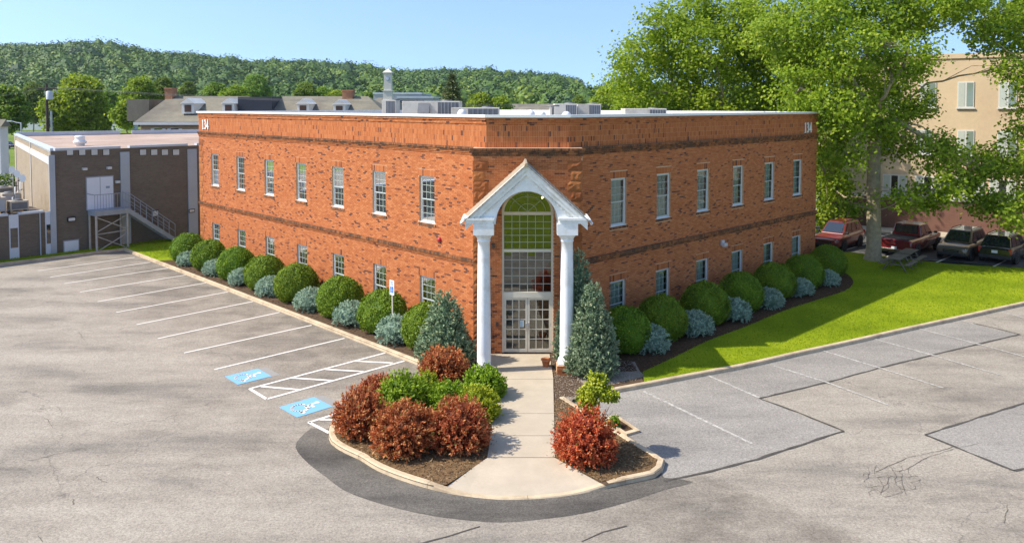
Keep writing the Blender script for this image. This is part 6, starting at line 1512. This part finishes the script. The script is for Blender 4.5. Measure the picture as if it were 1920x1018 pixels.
t, a_, b_, w_ = far_block('glass_office', 745, 812, 184.5, 0, 150, 18, M('far_concrete', (.36, .36, .36)), 'pale office with strip windows beside the conical spruce')
for k in range(2): MB().bx(-w_ + .2, w_ * .5, -.12, -.02, a_.z - 1.0 - k * 1.1, a_.z - .4 - k * 1.1).build('window_strip', CGL, t)
t, _, _, _ = far_block('gabled_shed', 975, 1030, 207, 12, 190, 14, FWHITE, 'low white-gabled building between the roof machines', 'gable')
far_block('long_low_roof', 880, 1060, 207, 12, 240, 20, TANW, 'long low grey-roofed building beyond the office roof', 'gable')
far_block('white_garage', -16, 0, 238, 14, 100, 1.6, FWHITE, 'white garage with steep roof at the edge of the far lawn', 'gable')
# utility pole with wires, street lamp
up = AT(88.5, 210, 88); pole = empty('utility_pole', (up.x, up.y, 0), 0, 'dark wooden utility pole with transformer beyond the brown building', 'utility pole')
zt_ = AT(88, 158, 88).z; MB().tube([(0, 0, -.2), (0, 0, zt_)], [.20, .13], 10).build('post', M('pole_wood', (.07, .05, .04), .9, .3), pole)
MB().bx(-1.1, 1.1, -.06, .06, zt_ - .55, zt_ - .42).build('crossarm', M('pole_wood', (.07, .05, .04)), pole)
MB().lathe([(.34, 0), (.34, .85), (.2, .95)], (.35, -.1, AT(88, 187, 88).z), 14).build('transformer', FLASH, pole)
MB().tube([(.45, 0, 0), (.45, 0, zt_ - 3)], .10, 8).build('conduit', FLASH, pole)
for k in range(3):
    for s_, e in ((1, Vector((-60, 30, 10.0))), (1, Vector((75, 60, 11.5)))):
        p0 = Vector((up.x - 1 + k, up.y, zt_ - .35)); pts = [p0.lerp(e + Vector((0, 0, k * .25)), i / 10) - Vector((0, 0, 2.2 * (1 - (2 * i / 10 - 1) ** 2))) for i in range(11)]
        m2 = MB().tube([p - Vector((up.x, up.y, 0)) for p in pts], .010, 4); m2.build('wire', M('wire_grey', (.12, .13, .12), .6, .05), pole)
lp = AT(40, 247, 80); lampt = empty('street_lamp', (lp.x, 80, 0), 0, 'slim grey street lamp with a single arm beyond the brown building', 'street lamp')
zt_ = AT(40, 230, 80).z; MB().tube([(0, 0, 0), (0, 0, zt_)], [.11, .07], 8).build('post', FLASH, lampt); MB().tube([(0, 0, zt_ - .1), (-.5, 0, zt_), (-.95, 0, zt_ + .12)], .045, 6).build('arm', FLASH, lampt); MB().box((-1.15, 0, zt_ + .12), (.55, .22, .12)).build('lamp_head', FLASH, lampt, .03)

# ================================================================== PEACH BUILDING ON THE RIGHT
PEACH = M('peach_render', (0.60, 0.455, 0.285), .9, .10, .6, spec=.15, dirt=(.50, .36, .24), dscale=.3); PBR = brick_tex_mat('plum_brick', (.22, .10, .075), (.17, .08, .06), (.24, .15, .11), 1.0, (0, 0, .60))
pea = empty('peach_building', (0, 0, 0), 0, 'three-storey peach rendered building with dark brick base behind the maple', 'building')
pA = Vector((25.3, 61.9, 0)); pe = Vector((.825, -.565, 0)); pn = Vector((-.565, -.825, 0)); PW = Wall(pA, pe, pn)
ZP = 12.9; ZBR = 2.5
def pu(x, y):
    r_ = ray(x, y); t = (pA.x * pn.x + pA.y * pn.y) / (r_.x * pn.x + r_.y * pn.y); p = r_ * t
    return (Vector((p.x, p.y, 0)) - pA).dot(pe), CAMH + p.z
m_ = MB(); slab(m_, PW, 0, 42, -18, 0, ZBR, ZP); m_.build('wall', PEACH, pea)
m_ = MB(); slab(m_, PW, -.05, 42.05, -18, .06, 0, ZBR); m_.build('brick_base', PBR, pea)
m_ = MB(); slab(m_, PW, -.05, 42.05, -18.1, .10, ZP + .001, ZP + .35); m_.build('coping', PEACH, pea)
m_ = MB(); slab(m_, PW, -.02, 42, .061, .16, ZBR, ZBR + .14); m_.build('sill_band', M('pale_band', (.62, .58, .52)), pea)
PFR = M('peach_window_frame', (.62, .60, .54), .5, .06); PGL = M('pale_window_glass', (.20, .25, .20), .06, .15, .5, spec=.8); 
def pwin(u0, u1, z0, z1, n, glass=PGL, blind=True):
    m_ = MB(); slab(m_, PW, u0, u1, .003, .06, z0, z1); w_ = m_.build('window', PFR, pea)
    for k in range(n):
        a_, b_ = u0 + (u1 - u0) * k / n + .06, u0 + (u1 - u0) * (k + 1) / n - .06; m2 = MB(); slab(m2, PW, a_, b_, .061, .075, z0 + .07, z1 - .07); m2.build('pane', glass if k % 2 or not blind else M('blind_behind_glass', (.48, .50, .42), .15, .1, .6, spec=.7), w_)
    m2 = MB(); slab(m2, PW, u0 - .08, u1 + .08, .061, .14, z0 - .10, z0 - .001); m2.build('sill', PFR, w_)
rows = [((158, 195), [(1796, 1826), (1873, 1906), (1660, 1690), (1725, 1755)]), ((250, 288), [(1718, 1746), (1870, 1906), (1795, 1826), (1640, 1668)])]
for (yt, yb), lst in rows:
    for x0, x1 in lst:
        ua, za = pu(x0, yt); ub, zb_ = pu(x1, yb); pwin(ua, ub, *( (9.35, 11.2) if yt < 200 else (5.9, 7.7)), 2)
for x0, x1, n in ((1655, 1700, 3), (1715, 1780, 4), (1790, 1845, 3), (1855, 1905, 3), (1915, 1960, 3)): pwin(pu(x0, 350)[0], pu(x1, 350)[0], 2.75, 4.25, n, CGL)
for k in range(5):
    for z0, z1 in ((9.35, 11.2), (5.9, 7.7)): pwin(20 + k * 4.0, 21.8 + k * 4.0, z0, z1, 2)
# narrow end face with stacked windows
for z0, z1 in ((9.2, 11.3), (5.6, 8.0), (2.6, 4.4)): pwin(.35, 1.35, z0, z1, 1, CGL, False)
# ================================================================== HILLS, WOOD AND FAR TREES
ridge_px = [(-500, 120), (-200, 100), (0, 88), (100, 81), (160, 79), (210, 82), (300, 97), (400, 106), (470, 113), (560, 110), (650, 118), (730, 133), (790, 133), (840, 131), (915, 129), (1000, 137), (1060, 142), (1140, 154), (1300, 168), (1600, 178), (2000, 182), (2600, 186)]
rx_ = np.array([p[0] for p in ridge_px], float); ry_ = np.array([p[1] for p in ridge_px], float)
YR = 820.0; YB = 330.0; TREEH = 20.0
def hill_z(X, Y):
    X = np.asarray(X, float); Y = np.asarray(Y, float)
    px = 960 + FPX * X / Y; py = np.interp(px, rx_, ry_)
    zr = CAMH + (YHOR - py) * YR / FPX - TREEH                       # ridge height under the tree tops
    t = np.clip((Y - YB) / (YR - YB), 0, 1); s = t * t * (3 - 2 * t)
    bumps = 2.5 * np.sin(X * .021 + Y * .013) * np.sin(Y * .017 - X * .008) * s
    back = np.clip((Y - YR) / 500, 0, 1)
    return (zr * s + bumps) * (1 - .5 * back) - .04
nx, ny = 110, 44
gx = np.linspace(-0.95, 1.15, nx); gy = np.concatenate([np.linspace(YB, YR, 32), np.linspace(YR + 40, 1500, ny - 32)])
V = []; 
for y in gy:
    X = gx * y; V.append(np.c_[X, np.full(nx, y), hill_z(X, np.full(nx, y))])
V = np.concatenate(V); F_ = [(j * nx + i, j * nx + i + 1, (j + 1) * nx + i + 1, (j + 1) * nx + i) for j in range(ny - 1) for i in range(nx - 1)]
o = link('hills', np_mesh('hills', V, np.array(F_), FIELD, smooth=True)); o['kind'] = 'structure'
# clearings given as they appear: (x0,x1,y0,y1) in the picture
clear = [(1048, 1145, 174, 196), (664, 700, 177, 196), (335, 380, 176, 196), (80, 120, 196, 230)]
rng = np.random.default_rng(77); parts = []; cnt = 0
oct_v = np.array([(0, 0, 1), (0, 0, -1)] + [(cos(pi * k / 3), sin(pi * k / 3), .35) for k in range(6)] + [(cos(pi * k / 3 + .5) * .95, sin(pi * k / 3 + .5) * .95, -.4) for k in range(6)], float)
cf_ = []
for k in range(6):
    a_, b_ = 2 + k, 2 + (k + 1) % 6; c_2, d_2 = 8 + k, 8 + (k + 1) % 6
    cf_ += [(0, a_, b_, b_), (a_, c_2, b_, b_), (b_, c_2, d_2, d_2), (c_2, 1, d_2, d_2)]
tries = 0; Xs = []
while len(Xs) < 2900 and tries < 30000:
    tries += 1; Y = YB + 15 + (YR + 30 - YB - 15) * rng.uniform(0, 1) ** .8; px = rng.uniform(-450, 1500); X = (px - 960) / FPX * Y
    z = float(hill_z(X, Y)); qx, qy = project((X, Y, z + 5))
    if any(c0 < qx < c1 and c2 < qy + 3 < c3 for c0, c1, c2, c3 in clear): continue
    Xs.append((X, Y, z))
for X, Y, z in Xs:
    r = rng.uniform(7.0, 13.5) * (.75 + .35 * (Y - YB) / (YR - YB)); h = r * rng.uniform(.85, 1.25); zc = z + max(5.0, 16.0 - h * .9) + rng.uniform(-2.5, 2.5); m = 190
    N = rand_dirs(m, rng); N[:, 2] = np.abs(N[:, 2]) * 1.2 - .35; N = unit_(N)
    lump = 1 + .16 * np.sin(4 * np.arctan2(N[:, 1], N[:, 0]) + X) + rng.normal(0, .06, m); lump = np.minimum(lump, 1.10)
    P = np.array([X, Y, zc]) + N * np.array([r, r, h]) * lump[:, None] * .92
    D = unit_(np.cross(N, rand_dirs(m, rng)) + N * .35)
    Vk, Fk = kites(P - D * .9, D, rng.uniform(1.2, 2.2, m), rng.uniform(1.1, 2.0, m), rng, flat=unit_(N + rng.normal(0, .16, (m, 3))))
    # kites lie roughly in the crown's skin: the third axis is the skin normal
    tone = rng.normal(0, .25)
    parts.append((Vk, Fk, np.clip(.46 + tone + rng.normal(0, .06, m), 0, 1)))
    parts.append((np.array([X, Y, zc]) + oct_v * np.array([r * .88, r * .88, h * .88]), np.array(cf_), np.full(len(cf_), np.clip(.30 + tone, 0, 1))))
Vw, Fw, Rw = join(parts)
WOODL = leaf_mat('hill_wood_leaves', [(0.0, (0.028, 0.070, 0.020)), (0.35, (0.068, 0.135, 0.022)), (0.7, (0.110, 0.185, 0.026)), (1.0, (0.185, 0.25, 0.035))], 0.05, 0)
tri = Fw[Fw[:, 2] == Fw[:, 3]][:, :3]; qd = Fw[Fw[:, 2] != Fw[:, 3]]
F3 = np.concatenate([tri, qd[:, [0, 1, 2]], qd[:, [0, 2, 3]]]); rt_ = Rw[Fw[:, 2] == Fw[:, 3]]; rq_ = Rw[Fw[:, 2] != Fw[:, 3]]
wood = link('hill_wood', np_mesh('hill_wood', Vw, F3, WOODL, rnd=np.concatenate([rt_, rq_, rq_]))); tag(wood, 'wooded hillside of rounded deciduous crowns along the skyline', 'wood', kind='stuff')
# single trees of the middle distance
def far_tree(x, ytop, ybase, wpx, Y, seed, label, mat=FARG, dens=.55, grp='trees between the buildings and the hill'):
    b_ = AT(x, ybase, Y); zg = float(hill_z(b_.x, Y)) if Y > YB else 0.0; top = AT(x, ytop, Y).z; s = Y / FPX; rr_ = random.Random(seed)
    zlow = max(zg + .18 * (top - zg), b_.z); R = wpx * s / 2; H = top - zlow; lobes = []
    for k in range(9):
        a2 = 2 * pi * k / 6 + rr_.uniform(-.4, .4); q = (.55 if k < 6 else .2) * R; zz_ = zlow + H * (.36 + .14 * rr_.uniform(-1, 1) if k < 6 else .70 + .06 * (k - 6))
        lobes.append((Vector((b_.x + cos(a2) * q, Y + sin(a2) * q, zz_)), (R * .50, R * .50, H * (.30 if k < 6 else .24))))
    k = max(1.0, R / 4.5)
    return broad_tree('roadside_tree', Vector((b_.x, Y, zg)), max(2.0, top - zg), lobes, seed, mat, label, grp, leaf=(.30 * k, .55 * k), per=22, dens=dens / (k * k) * 1.5, trunk_r=max(.15, .05 * R), fork_z=.28, limb_r=.12 * k, clus=.42 * k)
far_tree(146, 148, 250, 116, 150, 101, 'full round bright green tree behind the utility pole', MAPLE, dens=.7)
far_tree(14, 166, 250, 70, 130, 102, 'dark leafy tree above the white garage')
far_tree(62, 160, 225, 50, 230, 103, 'slender grey-green tree left of the utility pole')
far_tree(206, 172, 226, 50, 210, 104, 'dull green tree beside the full round one')
far_tree(262, 148, 205, 62, 170, 105, 'bright yellow-green tree behind the hip roof end', MAPLE)
far_tree(240, 190, 240, 46, 120, 106, 'low yellow-green tree against the hip roof eave', MAPLE)
far_tree(305, 148, 190, 40, 190, 107, 'green tree rising behind the brick chimney')
far_tree(353, 155, 184, 28, 260, 108, 'small round tree on the far field')
far_tree(405, 158, 184, 42, 180, 109, 'spreading tree beyond the hall ridge')
far_tree(440, 164, 184, 50, 175, 110, 'yellowish thin tree beyond the hall ridge', MAPLE)
far_tree(478, 143, 184, 56, 240, 111, 'tall pale green tree beyond the dark roof link')
far_tree(572, 158, 184, 40, 200, 112, 'dark green tree left of the second chimney')
far_tree(605, 165, 186, 26, 200, 113, 'narrow tree between two round trees near the second chimney')
far_tree(632, 172, 188, 34, 190, 114, 'low round tree beside the second chimney', MAPLE)
far_tree(693, 175, 196, 22, 230, 115, 'small tree at the foot of the green field')
far_tree(900, 178, 206, 44, 150, 116, 'bright green tree right of the conical spruce', MAPLE)
far_tree(938, 184, 206, 36, 150, 117, 'low bright green tree above the flat roof', MAPLE)
far_tree(1140, 170, 206, 62, 120, 118, 'soft yellow-green tree below the distant house', MAPLE)
far_tree(1185, 182, 212, 50, 110, 119, 'bushy yellow-green tree under the shade tree branches', MAPLE)
far_tree(1085, 180, 200, 22, 300, 120, 'tiny tree on the sloping lawn of the distant house')
# conical spruce beyond the roof
sp = AT(848, 207, 105); stz = AT(848, 141, 105).z
SPR = leaf_mat('spruce_boughs', [(0.0, (0.025, 0.042, 0.016)), (0.35, (0.08, 0.115, 0.04)), (0.75, (0.18, 0.21, 0.075)), (1.0, (0.32, 0.33, 0.13))], .12, 0)
srng = np.random.default_rng(5); prt = []
spt = empty('spruce_tree', (sp.x, 105, 0), 0, 'broad conical spruce rising beyond the office roof', 'tree')
for k in range(700):
    f = srng.uniform(0, 1) ** .75; z_ = 1.5 + (stz - 1.5) * (1 - f); th = srng.uniform(0, 2 * pi); rr2 = (4.4 * f ** .80 + .05) * srng.uniform(.55, 1.06); m = 20
    ax = np.array([cos(th), sin(th), -.12]); t = srng.uniform(.25, 1, m)[:, None]; P = np.array([0, 0, z_]) + ax * rr2 * t + srng.normal(0, .09, (m, 3)) + np.array([0, 0, .25]) * t * t
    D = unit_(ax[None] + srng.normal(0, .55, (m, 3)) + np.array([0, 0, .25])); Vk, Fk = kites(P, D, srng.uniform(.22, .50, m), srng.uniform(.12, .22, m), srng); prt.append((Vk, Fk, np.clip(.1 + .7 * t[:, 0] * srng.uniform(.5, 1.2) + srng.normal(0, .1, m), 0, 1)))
Vk, Fk, Rk = join(prt); link('crown', np_mesh('crown', Vk, Fk, SPR, rnd=Rk), spt); MB().tube([(0, 0, 0), (0, 0, stz - .6)], [.25, .03], 8).build('trunk', BARK, spt)
# hedge and shrubs on the far lawn
hd = scatter_tris('far_hedge', 5000, lambda rng_, n: np.c_[rng_.uniform(-66, -37, n), 90 + rng_.uniform(0, 1.6, n), rng_.uniform(0, 1.5, n)], (.2, .4, .15, .3), YEW, 'dark clipped hedge across the far lawn behind the brown building', 'hedge', 12)
# distant brick house on its lawn
Yd = 470.0; hp = AT(1191, 180, Yd); hz = float(hill_z(hp.x, Yd)); dh = empty('distant_house', (hp.x, Yd, hz), 0, 'distant low brick house with chimney on the hillside lawn', 'house')
MB().bx(-8, 8, 0, 8, -1, 2.8).build('wall', CHIM, dh); rf = MB().add([(-9, -.5, 2.8), (9, -.5, 2.8), (9, 8.5, 2.8), (-9, 8.5, 2.8), (-8, 4, 5.2), (8, 4, 5.2)], [(0, 1, 5, 4), (2, 3, 4, 5), (3, 0, 4), (1, 2, 5)]).build('roof', M('dark_shingle', (.10, .08, .07), .9, .2), dh); MB().bx(.5, 2, 3.2, 4.6, 3.5, 6.5).build('chimney', CHIM, rf)
for k in range(4): MB().bx(-6 + k * 3.4, -4.4 + k * 3.4, -.06, -.01, .8, 2.2).build('window', FWHITE, dh)
for k in range(2):
    hp2 = AT(60 + k * 130, 171 + k * 2, 300); b_ = empty('distant_shed', (hp2.x, 300, 0), 0, ['long pale roof glimpsed behind the slender grey-green tree', 'long pale roof glimpsed right of the full round tree'][k], 'building')
    MB().bx(-9, 9, 0, 10, 0, hp2.z - .8).build('wall', FWHITE, b_); MB().bx(-9.4, 9.4, -.4, 10.4, hp2.z - .79, hp2.z).build('roof', M('far_concrete', (.36, .36, .36)), b_)
# ================================================================== AIR
hm = bpy.data.materials.new('haze_air'); hm.use_nodes = True; hn = hm.node_tree.nodes; hn.clear()
pv = hn.new('ShaderNodeVolumePrincipled'); pv.inputs['Color'].default_value = (0.80, 0.88, 1.0, 1); pv.inputs['Density'].default_value = 0.00007; pv.inputs['Anisotropy'].default_value = 0.2
ho = hn.new('ShaderNodeOutputMaterial'); hm.node_tree.links.new(pv.outputs[0], ho.inputs['Volume'])
MATS['haze_air'] = hm
tag(MB().bx(-1700, 1900, -420, 1650, -4.0, 125.0).build('haze', hm), 'thin blue summer haze in the air', 'haze', kind='stuff')
